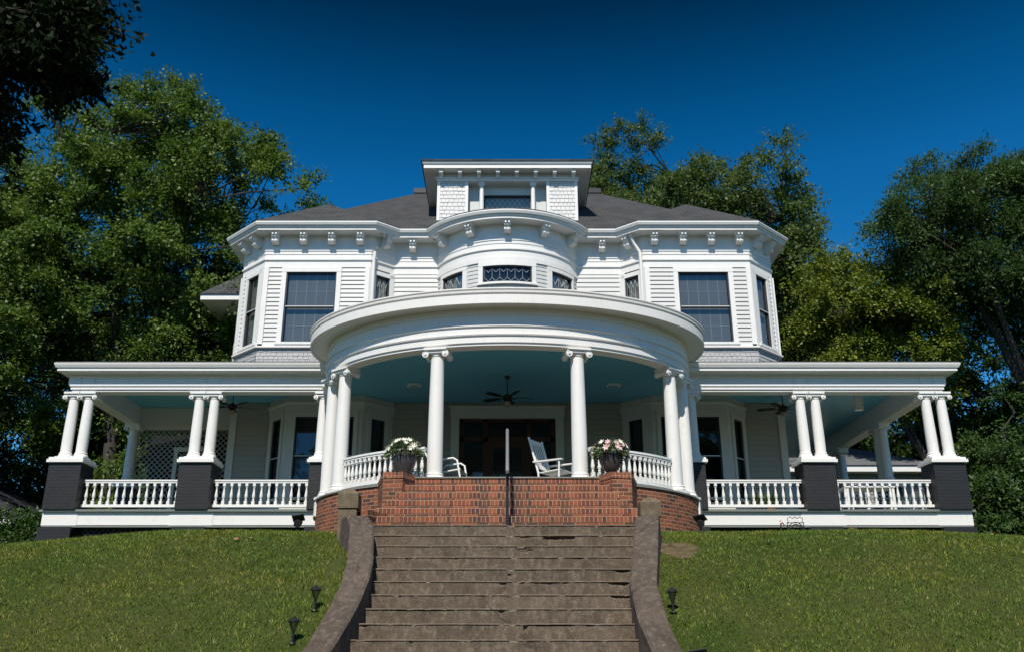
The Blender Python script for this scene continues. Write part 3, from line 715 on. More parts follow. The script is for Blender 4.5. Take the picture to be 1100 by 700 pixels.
# ground floor: main wall at Y 23.7
GW = 23.7
def lows(p, q, holes=()):
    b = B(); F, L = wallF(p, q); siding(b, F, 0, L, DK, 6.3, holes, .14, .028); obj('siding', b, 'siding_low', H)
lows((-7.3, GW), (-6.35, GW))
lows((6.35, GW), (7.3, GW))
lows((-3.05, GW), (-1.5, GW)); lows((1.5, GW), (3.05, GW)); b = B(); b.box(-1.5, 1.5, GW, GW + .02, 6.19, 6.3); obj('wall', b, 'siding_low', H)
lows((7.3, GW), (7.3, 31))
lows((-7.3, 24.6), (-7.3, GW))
for s in (-1, 1):
    pts = [(-6.35, GW), (-5.70, 23.0), (-3.75, 23.0), (-3.05, GW)]
    if s > 0: pts = [(-x, y) for x, y in pts[::-1]]
    tm = B(); tm.sweep(pts, [(0, DK), (.03, DK), (.03, DK + .5), (0, DK + .5)]); obj('bay_base', tm, 'low_trim', H)
    tm = B(); tm.sweep(pts, [(-.02, 5.90), (.03, 5.90), (.03, 6.08), (.08, 6.10), (.08, 6.15), (.01, 6.16), (.01, 6.3), (-.02, 6.3)])
    obj('bay_frieze', tm, 'low_trim', H)
    for i in range(3):
        F, L = wallF(pts[i], pts[i + 1])
        holes = []
        if i == 1:
            for a, c in ((.22, .88), (1.07, 1.73)):
                window(F, a, c, DK + .62, 5.74, tm='low_trim', glass='glass_dark', back='curtain' if (s < 0 and a < .5) else None, head=.08); holes.append((a, c, DK + .6, 5.74))
        else:
            a, c = .26, .70; window(F, a, c, DK + .62, 5.74, tm='low_trim', glass='glass_dark', back=None, head=.08); holes.append((a, c, DK + .6, 5.74))
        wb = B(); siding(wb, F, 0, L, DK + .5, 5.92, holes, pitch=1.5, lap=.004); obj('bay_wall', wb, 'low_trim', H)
for x in (-7.3, 7.3): b = B(); b.box(x - .09, x + .09, GW - .05, GW + .1, DK, 6.3); obj('corner_board', b, 'low_trim', H)
b = B(); b.prism([(-6.9, 24.3), (-6.2, 24.0), (-5.5, 23.4), (-3.9, 23.4), (-3.3, 24.0), (3.3, 24.0), (3.9, 23.4), (5.5, 23.4), (6.2, 24.0), (6.9, 24.3), (6.9, 33), (-6.9, 33)], DK, 6.9); obj('shade_backing', b, 'shade_backing', H)  # solid dark block added to stop light and back the panes
# front door unit
F, L = wallF((-1.5, GW), (1.5, GW)); b = B()
b.mbox(F, 0, .22, -.05, .06, DK, 5.86); b.mbox(F, L - .22, L, -.05, .06, DK, 5.86); b.mbox(F, -.02, L + .02, -.05, .08, 5.86, 6.14); b.mbox(F, -.06, L + .06, -.05, .12, 6.14, 6.2)
D = obj('door_surround', b, 'low_trim', H)
b = B(); z_t = 5.25
b.mbox(F, .22, L - .22, -.12, -.02, z_t, z_t + .12); b.mbox(F, .22, L - .22, -.12, -.02, 5.78, 5.86)
for u in (.22, .86, 2.02, 2.66): b.mbox(F, u, u + .12, -.12, -.02, DK, 5.86)
b.mbox(F, .34, .86, -.12, -.03, DK, DK + .7); b.mbox(F, 2.14, 2.66, -.12, -.03, DK, DK + .7)
obj('door_frame', b, 'wood_dark', D)
b = B(); b.mbox(F, .98, 1.12, -.11, -.05, DK, z_t); b.mbox(F, 1.88, 2.02, -.11, -.05, DK, z_t); b.mbox(F, 1.12, 1.88, -.11, -.05, z_t - .16, z_t); b.mbox(F, 1.12, 1.88, -.11, -.05, DK, DK + .75); b.mbox(F, 1.19, 1.81, -.05, -.035, DK + .15, DK + .6)
d_ = obj('front_door', b, 'wood_dark', H); b = B(); b.lathe([(.03, 0), (.03, -.05)], (-.46, GW - .0, DK + 1.0), 12, 'y'); obj('door_handle', b, 'bronze', d_)
b = B(); b.mbox(F, 1.12, 1.88, -.085, -.08, DK + .75, z_t - .16); b.mbox(F, .34, .86, -.085, -.08, DK + .7, z_t); b.mbox(F, 2.14, 2.66, -.085, -.08, DK + .7, z_t); b.mbox(F, .34, 2.66, -.085, -.08, z_t + .12, 5.78); obj('door_glass', b, 'glass_dark', D)
b = B(); leaded(b, F, .34, 2.66, z_t + .12, 5.78, -.075, 14, 'diamond'); obj('leading', b, 'bronze', D)
# lattice enclosure at the left end of the porch
F, L = wallF((-10.12, 24.32), (-7.39, 24.32)); b = B()
b.mbox(F, 0, .09, -.03, .04, DK, 5.82); b.mbox(F, L - .14, L, -.03, .04, DK, 5.82); b.mbox(F, 0, L, -.03, .045, 5.70, 5.82)
b.mbox(F, 1.12, 1.22, -.03, .04, DK, 5.1); b.mbox(F, 2.0, 2.1, -.03, .04, DK, 5.1); b.mbox(F, 1.1, 2.12, -.03, .05, 5.1, 5.22)
obj('lattice_frame', b, 'low_trim', H)
lattice(F, .09, 1.12, DK, 5.70, .105, .022, 'lattice', H); lattice(F, 2.1, L - .14, DK, 5.70, .105, .022, 'lattice', H); lattice(F, 1.12, 2.1, 5.22, 5.70, .105, .022, 'lattice', H)
ld = lattice(F, 1.24, 1.98, DK + .1, 5.06, .105, .022, 'lattice', H, 'lattice_door')
b = B(); b.box(-10.1, -7.4, 25.4, 25.5, DK, 5.8); obj('lattice_backing', b, 'shade_backing', H)  # dark sheet added behind the lattice, shade put into its colour

# upper floor
bow_r, bow_c = 2.13, 24.5; RW = 23.6
ta = math.acos((bow_c - RW) / bow_r)
arc = [(bow_r * sin(-ta + 2 * ta * i / 40), bow_c - bow_r * cos(-ta + 2 * ta * i / 40)) for i in range(41)]
leftp = [(-7.5, 28.5), (-7.5, 23.9), (-6.69, 23.1), (-3.78, 23.1), (-3.2, RW)]
up = leftp + arc + [(-x, y) for x, y in leftp[::-1]]
b = B(); b.sweep(up, [(.03, 10.94), (.03, 10.50), (.055, 10.48), (.055, 10.455), (.035, 10.45), (.035, 10.36), (.02, 10.355), (.02, 10.23), (.06, 10.22), (.06, 10.18), (.035, 10.165), (.02, 10.16), (.02, 9.97), (-.03, 9.97), (-.03, 10.94)])
obj('upper_frieze', b, 'white', H, smooth=25)
b = B(); b.sweep(up, [(0, 10.93), (.41, 10.935), (.43, 10.92), (.43, 10.985), (.46, 10.99), (.47, 11.03), (.45, 11.035), (.51, 11.045), (.54, 11.11), (.52, 11.15), (.48, 11.15), (0, 11.2)])
obj('upper_cornice', b, 'white', H, smooth=25)
b = B(); b.sweep(up, [(.49, 11.151), (.535, 11.155), (.48, 11.20), (.38, 11.22), (.38, 11.151)]); obj('roof_edge', b, 'roof', H)
# brackets
def bracket_mesh():
    P = [(0, 0), (.35, 0), (.31, -.09), (.30, -.13), (.26, -.155), (.235, -.175), (.25, -.20), (.255, -.235), (.24, -.275), (.20, -.30), (.14, -.30), (.09, -.32), (0, -.29)]
    P = [(d * .96, z * .88) for d, z in P]; b = B(); w_ = .086; n = len(P)
    b.add([(-w_, -d, z) for d, z in P] + [(w_, -d, z) for d, z in P], [tuple(range(n)), tuple(range(2 * n - 1, n - 1, -1))] + [(i, (i + 1) % n, n + (i + 1) % n, n + i) for i in range(n)])
    b.box(-.12, .12, -.37, 0, .0, .035)
    for cx in (-.045, .045):
        b.lathe([(.026, -.35), (.02, -.33)], (cx, 0, -.055), 10, 'y'); b.lathe([(.024, -.252), (.018, -.23)], (cx, 0, -.205), 10, 'y')
    return b.mesh('bracket', 'white', 35)
bk = bracket_mesh()
def brk(F, u, z=10.895, me=None, dd=.03):
    p = Vector(F(u, dd, z)); q = Vector(F(u, 1, z)) - Vector(F(u, 0, z)); link('bracket', me or bk, H, p, math.atan2(q.y, q.x) + PI / 2)
for s in (-1, 1):
    pts = leftp if s < 0 else [(-x, y) for x, y in leftp[::-1]]
    for i in range(4):
        F, L = wallF(pts[i], pts[i + 1]); k = i if s < 0 else 3 - i
        if k == 2:
            for u in (.27, 1.05, 1.83, 2.62): brk(F, u if s < 0 else L - u)
        elif k == 1:
            for u in (.28, .86): brk(F, u if s < 0 else L - u)
        elif k == 3: brk(F, L / 2)
    F, L = wallF((-3.2, RW), (-1.93, RW)) if s < 0 else wallF((1.93, RW), (3.2, RW)); brk(F, L * .42 if s < 0 else L * .58)
Fb = arcF(0, bow_c, bow_r)
for t in (-52, -26, 0, 26, 52): brk(Fb, R_(t) * bow_r)
# upper walls, windows
ZS = 7.70
for s in (-1, 1):
    pts = leftp if s < 0 else [(-x, y) for x, y in leftp[::-1]]
    for i in range(4):
        F, L = wallF(pts[i], pts[i + 1]); k = i if s < 0 else 3 - i; m_ = lambda u: u if s < 0 else L - u
        holes = []
        if k == 2:
            a, c = sorted((m_(.62), m_(2.0))); window(F, a, c, 7.80, 9.83, casing=.13, head=-.0); holes = [(a, c, 7.7, 9.83)]
        elif k == 1:
            a, c = sorted((m_(.36), m_(.92))); window(F, a, c, 7.80, 9.83, casing=.13, back='curtain'); holes = [(a, c, 7.7, 9.83)]
        elif k == 3:
            a, c = sorted((m_(.18), m_(.64))); window(F, a, c, 8.9, 9.80, casing=.10, style='fancy', back='curtain', sill=True); holes = [(a, c, 8.9, 9.8)]
        sid = B(); siding(sid, F, 0, L, ZS + .02, 9.98, holes, .125, .028); obj('siding', sid, 'siding_up', H)
        # corner boards
        if True:
            for u in (0, L - .13): cb = B(); cb.mbox(F, u - (.05 if u == 0 and k != 2 else 0), u + .13, .0, .05, ZS, 9.97); obj('corner_board', cb, 'white', H)
        skirt = B(); shingles(skirt, F, 0, L, 7.0, ZS - .06, .10, seed=i + 10 * s); obj('shingle_skirt', skirt, 'shingle_grey', H)
    F, L = wallF((-3.2, RW), (-1.9, RW)) if s < 0 else wallF((1.9, RW), (3.2, RW)); sid = B(); siding(sid, F, 0, L, 6.9, 9.98, (), .135, .024); obj('siding', sid, 'siding_up', H)
sid = B(); siding(sid, Fb, -ta * bow_r, ta * bow_r, 7.0, 9.98, [(-.67, .67, 9.2, 9.74), (R_(33) * bow_r, R_(57) * bow_r, 8.7, 9.74), (-R_(57) * bow_r, -R_(33) * bow_r, 8.7, 9.74)], nu=32)
obj('siding', sid, 'siding_up', H)
for s in (-1, 1):
    b = B(); pts = leftp if s < 0 else [(-x, y) for x, y in leftp[::-1]]
    b.sweep(pts, [(0, ZS - .07), (.10, ZS - .06), (.10, ZS - .02), (.05, ZS + .0), (.05, ZS + .05), (0, ZS + .06)]); obj('belt_moulding', b, 'white', H)
window(Fb, -.66, .66, 9.24, 9.72, nu=8, casing=.12, style='fancy', back='curtain', glass='glass_dark')
window(Fb, R_(34) * bow_r, R_(56) * bow_r, 8.7, 9.70, nu=6, casing=.10, style='fancy', back='curtain', cw=(.14, .08)); window(Fb, -R_(56) * bow_r, -R_(34) * bow_r, 8.7, 9.70, nu=6, casing=.10, style='fancy', back='curtain', cw=(.08, .14))
b = B(); b.mbox(Fb, -ta * bow_r, ta * bow_r, 0, .045, 9.83, 9.965, 32); obj('bow_band', b, 'white', H, smooth=30)
b = B(); ins = offset(up, -.30); b.prism(ins, 6.9, 10.9); obj('shade_backing', b, 'shade_backing', H)  # upper dark block, added to block light leaks behind the siding and glass
# downspouts
for s in (-1, 1):
    b = B(); b.tube([(s * 3.42, 22.98, 10.98), (s * 3.44, 22.98, 10.86), (s * 3.52, 23.02, 10.66), (s * 3.66, 23.02, 10.42), (s * 3.68, 23.02, 10.2), (s * 3.68, 23.02, 7.1)], .045, 10); obj('downspout', b, 'white', H, smooth=50)
# --- roofs
def face(b, pts):
    p = [Vector(q) for q in pts]; n_ = (p[1] - p[0]).cross(p[-1] - p[0]).normalized(); u = Vector((0, 0, 1)).cross(n_)
    if u.length < .01: u = Vector((1, 0, 0))
    u.normalize(); v = n_.cross(u); b.add(pts, [tuple(range(len(pts)))], [[(q.dot(u), q.dot(v)) for q in p]])
b = B(); zr = 11.17; RX, RY, RZ = 3.4, 30.5, 16.2; cx, cy = 7.35, 23.25
face(b, [(-cx, cy, zr), (cx, cy, zr), (RX, RY, RZ), (-RX, RY, RZ)]); face(b, [(cx, cy, zr), (cx, 40, zr), (RX, RY + 2.5, RZ), (RX, RY, RZ)])
face(b, [(-cx, 40, zr), (-cx, cy, zr), (-RX, RY, RZ), (-RX, RY + 2.5, RZ)]); face(b, [(cx, 40, zr), (-cx, 40, zr), (-RX, RY + 2.5, RZ), (RX, RY + 2.5, RZ)])
face(b, [(-RX, RY, RZ), (RX, RY, RZ), (RX, RY + 2.5, RZ), (-RX, RY + 2.5, RZ)])
obj('main_roof', b, 'roof', H)
b = B(); b.box(-RX - .1, RX + .1, RY - .15, RY + 2.6, RZ - .05, RZ + .14); obj('roof_deck', b, 'black_metal', H)
for s in (-1, 1):
    e = offset(leftp, .50); e = [(x, y, zr + .01) for x, y in e]; ap = (-5.4, 24.7, 12.75); bk_ = (-5.4, 27.2, 12.75)
    if s > 0: e = [(-x, y, z) for x, y, z in e]; ap = (5.4, 24.7, 12.75); bk_ = (5.4, 27.2, 12.75)
    b = B(); tri = [(e[0], e[1], ap, bk_), (e[1], e[2], ap), (e[2], e[3], ap), (e[3], (e[4][0] + s * -0.0, e[4][1], e[4][2]), ap), (e[4], (e[4][0], 26.5, 12.0), bk_, ap)]
    for t in tri: face(b, list(t if s < 0 else t[::-1]))
    obj('bay_roof', b, 'roof', H)
    # rear side wing glimpsed beyond the bay
    if s > 0: continue
    b = B(); x0, x1 = sorted((s * 6.5, s * 9.4)); b.box(x0, x1, 29.6, 38, 7.0, 11.2)
    obj('rear_wall', b, 'siding_low', H)
    b = B(); x0, x1 = sorted((s * 6.5, s * 10.35)); b.box(x0, x1, 28.55, 38.5, 11.16, 11.34); obj('rear_eave', b, 'white', H)
    b = B(); A = (s * 10.4, 28.5, 11.35); Bq = (s * 5, 28.5, 11.35); C = (s * 5, 31.5, 14.6); Dq = (s * 7.4, 31.5, 14.6); face(b, [Bq, A, Dq, C]); face(b, [A, Dq, (s * 7.4, 36, 14.6), (s * 10.4, 39, 11.35)]); obj('rear_roof', b, 'roof', H)
b = B(); ec = offset(arc, .50); b.add([(x, y, zr + .01) for x, y in ec] + [(0, 24.6, 12.0)], [(i, i + 1, len(ec)) for i in range(len(ec) - 1)]); obj('bow_roof', b, 'roof', H)
# --- dormer
DW = 24.9; zt = 13.9; zb = 12.0
b = B()
F, L = wallF((-2.15, DW), (2.15, DW))
for u0, u1 in ((.09, .86), (L - .86, L - .09)): b = B(); shingles(b, F, u0, u1, zb, 13.6, 0, .13, .13, seed=int(u0 * 9)); obj('dormer_shingles', b, 'shingle_white', H)
b = B()
for u in (0, .86, L - .95, L - .09): c = B(); c.mbox(F, u, u + .09, -.08, .035, zb, 13.62); obj('dormer_post', c, 'white', H)
b.mbox(F, -.03, L + .03, -.1, .06, 13.62, 13.70); b.mbox(F, -.06, L + .06, -.1, .09, 13.70, 13.735)
obj('dormer_trim', b, 'white', H)
b = B(); b.mbox(F, 0, L, -.1, .03, 13.735, zt); b.mbox(F, .95, L - .95, -.62, -.58, zb, 12.85); b.mbox(F, 1.42, L - 1.42, -.34, -.29, 13.30, 13.615)
b.mbox(F, .95, 1.42, -.34, -.29, 12.1, 13.615); b.mbox(F, L - 1.42, L - .95, -.34, -.29, 12.1, 13.615)
b.mbox(F, .86, .94, -.6, -.081, zb, 13.61); b.mbox(F, L - .94, L - .86, -.6, -.081, zb, 13.61); b.mbox(F, .95, L - .95, -.6, -.1, 13.61, 13.65)
for s in (-1, 1): x0, x1 = sorted((s * 2.15, s * 2.12)); b.box(x0, x1, DW + .02, 28.5, zb, zt)
obj('dormer_wall', b, 'trim_grey', H)
for u in (1.36, L - 1.36): b = B(); b.lathe([(.075, zb + .2), (.07, 12.8), (.062, 13.48), (.09, 13.5), (.09, 13.53), (.11, 13.55), (.11, 13.61)], F(u, -.06, 0), 16); obj('dormer_column', b, 'white', H, smooth=40)
Fd, _ = wallF((-2.15, DW + .30), (2.15, DW + .30))
window(Fd, 1.42, L - 1.42, 12.55, 13.30, casing=.0001, style='diamond', sill=False, back='curtain_white', glass='glass')
b = B()
b.sweep([(-2.15, 28.0), (-2.15, DW), (2.15, DW), (2.15, 28.0)], [(0, zt - .01), (.38, zt + .0), (.40, zt - .02), (.40, zt + .10), (.44, zt + .12), (.46, zt + .20), (0, zt + .22)])
obj('dormer_cornice', b, 'white', H)
b = B(); e = .49; q = [(-2.15 - e, DW - e), (2.15 + e, DW - e), (2.15 + e, 29), (-2.15 - e, 29)]
P = [(x, y, zt + .19) for x, y in q]; Q = [(x, y, zt + .235) for x, y in q]; ap = [(-1.0, 27.6, zt + .75), (1.0, 27.6, zt + .75)]
face(b, [P[0], P[1], Q[1], Q[0]]); face(b, [P[1], P[2], Q[2], Q[1]]); face(b, [P[3], P[0], Q[0], Q[3]])
face(b, [Q[0], Q[1], ap[1], ap[0]]); face(b, [Q[1], Q[2], ap[1]]); face(b, [Q[3], Q[0], ap[0]]); face(b, [Q[2], Q[3], ap[0], ap[1]]); obj('dormer_roof', b, 'roof', H)
b = B(); b.box(-.06, .06, -.30, 0, -.11, -.005); b.box(-.05, .05, -.12, 0, -.20, -.11); b.box(-.075, .075, -.33, 0, -.004, .0); bkd = b.mesh('bracket', 'white')
for i in range(8): brk(F, .12 + (L - .24) * i / 7, zt - .012, bkd, .03)

# ------------------------------------------------------------------ neighbouring houses
def neighbour(name, label, x0, x1, y0, y1, zg, ze, zr_, roofm, wallm, nwin):
    t = thing('neighbouring_house', label, 'house', ((x0 + x1) / 2, y0, zg))
    b = B(); b.box(x0, x1, y0, y1, zg, ze); obj('wall', b, wallm, t)
    e = .5; b = B(); b.box(x0 - e, x1 + e, y0 - e, y1 + e, ze, ze + .22); obj('eave', b, 'white', t)
    xm = (x0 + x1) / 2; hw_ = (x1 - x0) / 2; hd = (y1 - y0) / 2; ym = (y0 + y1) / 2; k = min(hw_, hd) * .95; z = ze + .225; e = .55
    A = [(x0 - e, y0 - e, z), (x1 + e, y0 - e, z), (x1 + e, y1 + e, z), (x0 - e, y1 + e, z)]; R0 = (x0 + k, ym, zr_); R1 = (x1 - k, ym, zr_)
    b = B(); face(b, [A[0], A[1], R1, R0]); face(b, [A[1], A[2], R1]); face(b, [A[2], A[3], R0, R1]); face(b, [A[3], A[0], R0]); obj('roof', b, roofm, t)
    for i in range(nwin):
        u = x0 + (i + .5) * (x1 - x0) / nwin; h = ze - zg
        b = B(); b.box(u - .62, u + .62, y0 - .06, y0 - .002, ze - 1.9, ze - .25); o = obj('window', b, 'white', t); b = B(); b.box(u - .5, u + .5, y0 - .075, y0 - .062, ze - 1.75, ze - .4); obj('pane', b, 'glass_dark', o)
neighbour('l', 'low neighbouring house with dark shingled roof behind the left lawn', -27, -15.6, 29, 38, .5, 3.72, 6.3, 'roof_dark', 'siding_low', 5)
neighbour('r', 'neighbouring house with grey hip roof seen beneath the right porch', 9.6, 15.6, 33.5, 40, .5, 6.2, 8.1, 'roof_grey', 'siding_low', 3)
# ------------------------------------------------------------------ handrail on the brick steps
t = thing('handrail', 'black metal handrail running up the middle of the brick steps', 'handrail', (0, 15.2, 1.95))
b = B(); b.box(-.026, .026, 15.12, 15.17, 1.94, 2.88); b.box(-.06, .06, 15.09, 15.2, 1.945, 1.96); obj('post', b, 'black_metal', t)
b = B(); b.box(-.026, .026, 17.02, 17.07, DK, 3.98); obj('post', b, 'black_metal', t)
b = B(); b.tube([(0, 14.95, 2.80), (0, 15.12, 2.90), (0, 17.05, 4.00), (0, 17.3, 4.0)], .03, 10); obj('rail', b, 'alu', t, smooth=60)
# ------------------------------------------------------------------ planters
def leafcards(pts, dirs, size, rnd, width=.45, bend=.25, bias=(-.1, -.45, .75)):
    n = len(pts); a = dirs / (np.linalg.norm(dirs, axis=1, keepdims=True) + 1e-9)
    r = rnd.randn(n, 3) * .55 + np.array(bias); s = np.cross(a, r); s /= (np.linalg.norm(s, axis=1, keepdims=True) + 1e-9); nn = np.cross(a, s)
    L = size[:, None]; v = np.empty((n, 4, 3))
    v[:, 0] = pts; v[:, 1] = pts + a * L * .5 + s * L * width * .5 + nn * L * bend * .3; v[:, 2] = pts + a * L - nn * L * bend * .4; v[:, 3] = pts + a * L * .5 - s * L * width * .5 + nn * L * bend * .3
    return v.reshape(-1, 3)
def cardmesh(name, verts, k, tint, mat):
    n = len(verts) // k; me = bpy.data.meshes.new(name)
    me.vertices.add(len(verts)); me.vertices.foreach_set('co', verts.astype(np.float32).ravel())
    me.loops.add(len(verts)); me.loops.foreach_set('vertex_index', np.arange(len(verts), dtype=np.int32))
    me.polygons.add(n); me.polygons.foreach_set('loop_start', np.arange(0, n * k, k, dtype=np.int32)); me.polygons.foreach_set('loop_total', np.full(n, k, dtype=np.int32))
    at = me.attributes.new('tint', 'FLOAT', 'FACE'); at.data.foreach_set('value', tint.astype(np.float32))
    me.update(calc_edges=True); me.materials.append(M[mat]); return me
def planter(x, y, label, fl, pm):
    z = 3.085; t = thing('planter', label, 'planter', (x, y, z))
    b = B()
    if pm == 'urn':
        b.box(x - .12, x + .12, y - .12, y + .12, z, z + .035)
        b.lathe([(.10, .035), (.085, .06), (.12, .09), (.17, .16), (.20, .26), (.215, .36), (.245, .375), (.245, .40), (.21, .40), (.19, .36)], (x, y, z), 28)
        for k in range(14): a = 2 * PI * k / 14; b.tube([(x + .125 * cos(a), y + .125 * sin(a), z + .1), (x + .203 * cos(a), y + .203 * sin(a), z + .24), (x + .22 * cos(a), y + .22 * sin(a), z + .36)], .011, 5)
    else: b.lathe([(.13, 0), (.14, .03), (.17, .10), (.215, .2), (.235, .29), (.225, .36), (.235, .385), (.235, .40), (.205, .40), (.19, .36)], (x, y, z), 30)
    obj('pot', b, 'pot', t, smooth=40)
    r = np.random.RandomState(int(abs(x) * 100) + (0 if x < 0 else 3)); c = np.array([x, y, z + .40])
    n = 700; d = r.randn(n, 3); d[:, 2] = np.abs(d[:, 2]) * .75 - .25; d /= np.linalg.norm(d, axis=1, keepdims=True)
    p = c + d * (r.rand(n, 1) ** .6) * np.array([.33, .26, .25]); out = d + np.array([0, 0, -.35]) + r.randn(n, 3) * .3
    v = leafcards(p, out, r.uniform(.06, .13, n), r, .26)
    link('foliage', cardmesh('foliage', v, 4, r.rand(n), 'leaf_plant'), t)
    for k in range(fl):
        while True:
            q = r.randn(3); q[2] = abs(q[2]) * .8 + .15; q[1] -= .35; q /= np.linalg.norm(q)
            if q[2] > .08: break
        cpt = c + q * np.array([.32, .29, .30]) * r.uniform(.9, 1.1); b = B(); ph = r.rand() * 6; ax = Vector(q); u = ax.orthogonal().normalized(); w_ = ax.cross(u)
        sz = r.uniform(.05, .075)
        for j in range(6):
            a = ph + j * PI / 3; e1 = u * cos(a) + w_ * sin(a); e2 = u * cos(a + .5) + w_ * sin(a + .5); e0 = u * cos(a - .5) + w_ * sin(a - .5); C = Vector(cpt)
            b.add([C, C + e0 * sz * .6 + ax * sz * .35, C + e1 * sz * 1.15 + ax * sz * .5, C + e2 * sz * .6 + ax * sz * .35], [(0, 1, 2, 3)])
        obj('blossom', b, 'petal_w' if (x < 0 or k % 3 == 0) else 'petal_p', t)
    return t
planter(-1.93, 16.82, 'round dark pot of white flowers on the left brick pedestal', 20, 'bowl')
planter(1.93, 16.82, 'fluted dark urn of pale pink flowers on the right brick pedestal', 24, 'urn')
# ------------------------------------------------------------------ ceiling fans
def fan(x, y, z, drop, rot, label, scale=1.0):
    t = thing('ceiling_fan', label, 'ceiling fan', (x, y, z), 'ceiling fans of the porch')
    b = B(); b.lathe([(.075, 0), (.075, -.02), (.04, -.07)], (x, y, z), 18); obj('canopy_cup', b, 'bronze', t, smooth=40)
    b = B(); b.lathe([(.013, -.06), (.013, -drop)], (x, y, z), 8); obj('downrod', b, 'bronze', t)
    zz = z - drop; b = B(); b.lathe([(.03, .06), (.05, .03), (.11, .01), (.125, -.03), (.11, -.08), (.07, -.10), (.085, -.12), (.085, -.135)], (x, y, zz), 22); obj('motor', b, 'bronze', t, smooth=40)
    b = B(); b.lathe([(.08, -.136), (.085, -.18), (.07, -.22), (.035, -.245), (.01, -.25)], (x, y, zz), 18); obj('lamp_shade', b, 'shade', t, smooth=60)
    for k in range(5):
        a = rot + 2 * PI * k / 5; b = B(); ca, sa = cos(a), sin(a); tilt = .2
        def P(r, s, h=0): return (x + r * ca - s * sa, y + r * sa + s * ca, zz - .035 + s * tilt + h)
        vs = []; ring_ = [(.20, -.04), (.26, -.062), (.55, -.075), (.64, -.06), (.66, 0), (.64, .06), (.55, .075), (.26, .062), (.20, .04)]; m = len(ring_)
        b.add([P(r, s) for r, s in ring_] + [P(r, s, .008) for r, s in ring_], [tuple(range(m)), tuple(range(2 * m - 1, m - 1, -1))] + [(i, (i + 1) % m, m + (i + 1) % m, m + i) for i in range(m)])
        bl = obj('blade', b, 'bronze', t); b = B(); b.tube([P(.09, 0, -.01), P(.24, 0, -.005)], .012, 6); obj('blade_arm', b, 'bronze', bl)
fan(0, 21.2, 6.30, .50, .10, 'dark bronze ceiling fan hanging in front of the front door')
fan(-7.0, 22.5, 6.30, .38, .5, 'dark ceiling fan hanging under the left porch beside the lattice')
fan(7.05, 22.6, 6.30, .40, .25, 'dark ceiling fan with lantern light behind the paired columns of the right porch')
fan(8.7, 28.8, 6.30, .62, .2, 'dark ceiling fan hanging far back along the right side porch')
# white hanging panel, modelled in the shape of a lantern, under the right porch ceiling
t = thing('hanging_panel', 'narrow white panel, shaped as a lantern, hanging under the right porch ceiling', 'hanging panel', (8.75, 22.0, 6.3))
b = B(); b.tube([(8.75, 22.0, 6.3), (8.75, 22.0, 6.12)], .01, 6); obj('chain', b, 'alu', t)
b = B(); x, y = 8.75, 22.0
for sx in (-1, 1):
    for sy in (-1, 1): b.box(x + sx * .075 - .01, x + sx * .075 + .01, y + sy * .075 - .01, y + sy * .075 + .01, 5.68, 6.10)
b.box(x - .095, x + .095, y - .095, y + .095, 6.10, 6.125); b.box(x - .09, x + .09, y - .09, y + .09, 5.66, 5.68); obj('frame', b, 'white', t)
b = B(); b.box(x - .06, x + .06, y - .06, y + .06, 5.70, 6.08); obj('lamp_shade', b, 'white', t)  # white body of the panel, no lamp inside
# ------------------------------------------------------------------ chairs on the porch
def rocker(loc, rz, label):
    t = thing('rocking_chair', label, 'rocking chair', (0, 0, 0)); lean = .30
    def back(z): return -.24 - (z - .40) * lean
    for s in (-1, 1):
        b = B(); b.tube([(-.52 + .0, s * .27, .08), (-.3, s * .27, .03), (0, s * .27, .012), (.25, s * .27, .03), (.42, s * .27, .07)], .018, 6); obj('rocker', b, 'white', t)
        b = B(); b.tube([(-.22, s * .27, .03), (-.24, s * .27, .40), (back(1.10), s * .27, 1.12)], [.02, .022, .02], 8); b.lathe([(.02, 0), (.03, .02), (.012, .06)], (back(1.12), s * .27, 1.12), 8); obj('back_post', b, 'white', t)
        b = B(); b.tube([(.24, s * .29, .03), (.26, s * .29, .62)], .02, 8); obj('front_leg', b, 'white', t)
        b = B(); b.box(-.34, .33, s * .29 - .04, s * .29 + .04, .62, .645); obj('armrest', b, 'white', t)
    b = B()
    for i in range(8): x = -.22 + i * .062; b.box(x, x + .05, -.26, .26, .40 + i * .004, .42 + i * .004)
    obj('seat', b, 'white', t)
    for z in (.5, 1.05): b = B(); b.add([(back(z) - .012, -.26, z), (back(z) + .012, -.26, z), (back(z) + .012, .26, z), (back(z) - .012, .26, z), (back(z + .09) - .012, -.26, z + .09), (back(z + .09) + .012, -.26, z + .09), (back(z + .09) + .012, .26, z + .09), (back(z + .09) - .012, .26, z + .09)], [(0, 1, 2, 3), (7, 6, 5, 4), (0, 4, 5, 1), (1, 5, 6, 2), (2, 6, 7, 3), (3, 7, 4, 0)]); obj('back_rail', b, 'white', t)
    for i in range(6):
        y = -.20 + i * .08; b = B(); b.add([(back(.55) - .006, y - .014, .55), (back(.55) + .006, y - .014, .55), (back(.55) + .006, y + .014, .55), (back(.55) - .006, y + .014, .55), (back(1.07) - .006, y - .014, 1.07), (back(1.07) + .006, y - .014, 1.07), (back(1.07) + .006, y + .014, 1.07), (back(1.07) - .006, y + .014, 1.07)], [(0, 1, 2, 3), (7, 6, 5, 4), (0, 4, 5, 1), (1, 5, 6, 2), (2, 6, 7, 3), (3, 7, 4, 0)])
        obj('back_slat', b, 'white', t)
    t.location = loc; t.rotation_euler = (0, 0, rz); return t
rocker((.98, 18.6, DK), R_(-32), 'white wooden rocking chair with slatted back right of the handrail')
t = thing('patio_chair', 'low white tubular patio chair with grey blue sling seat left of the handrail', 'chair', (0, 0, 0))
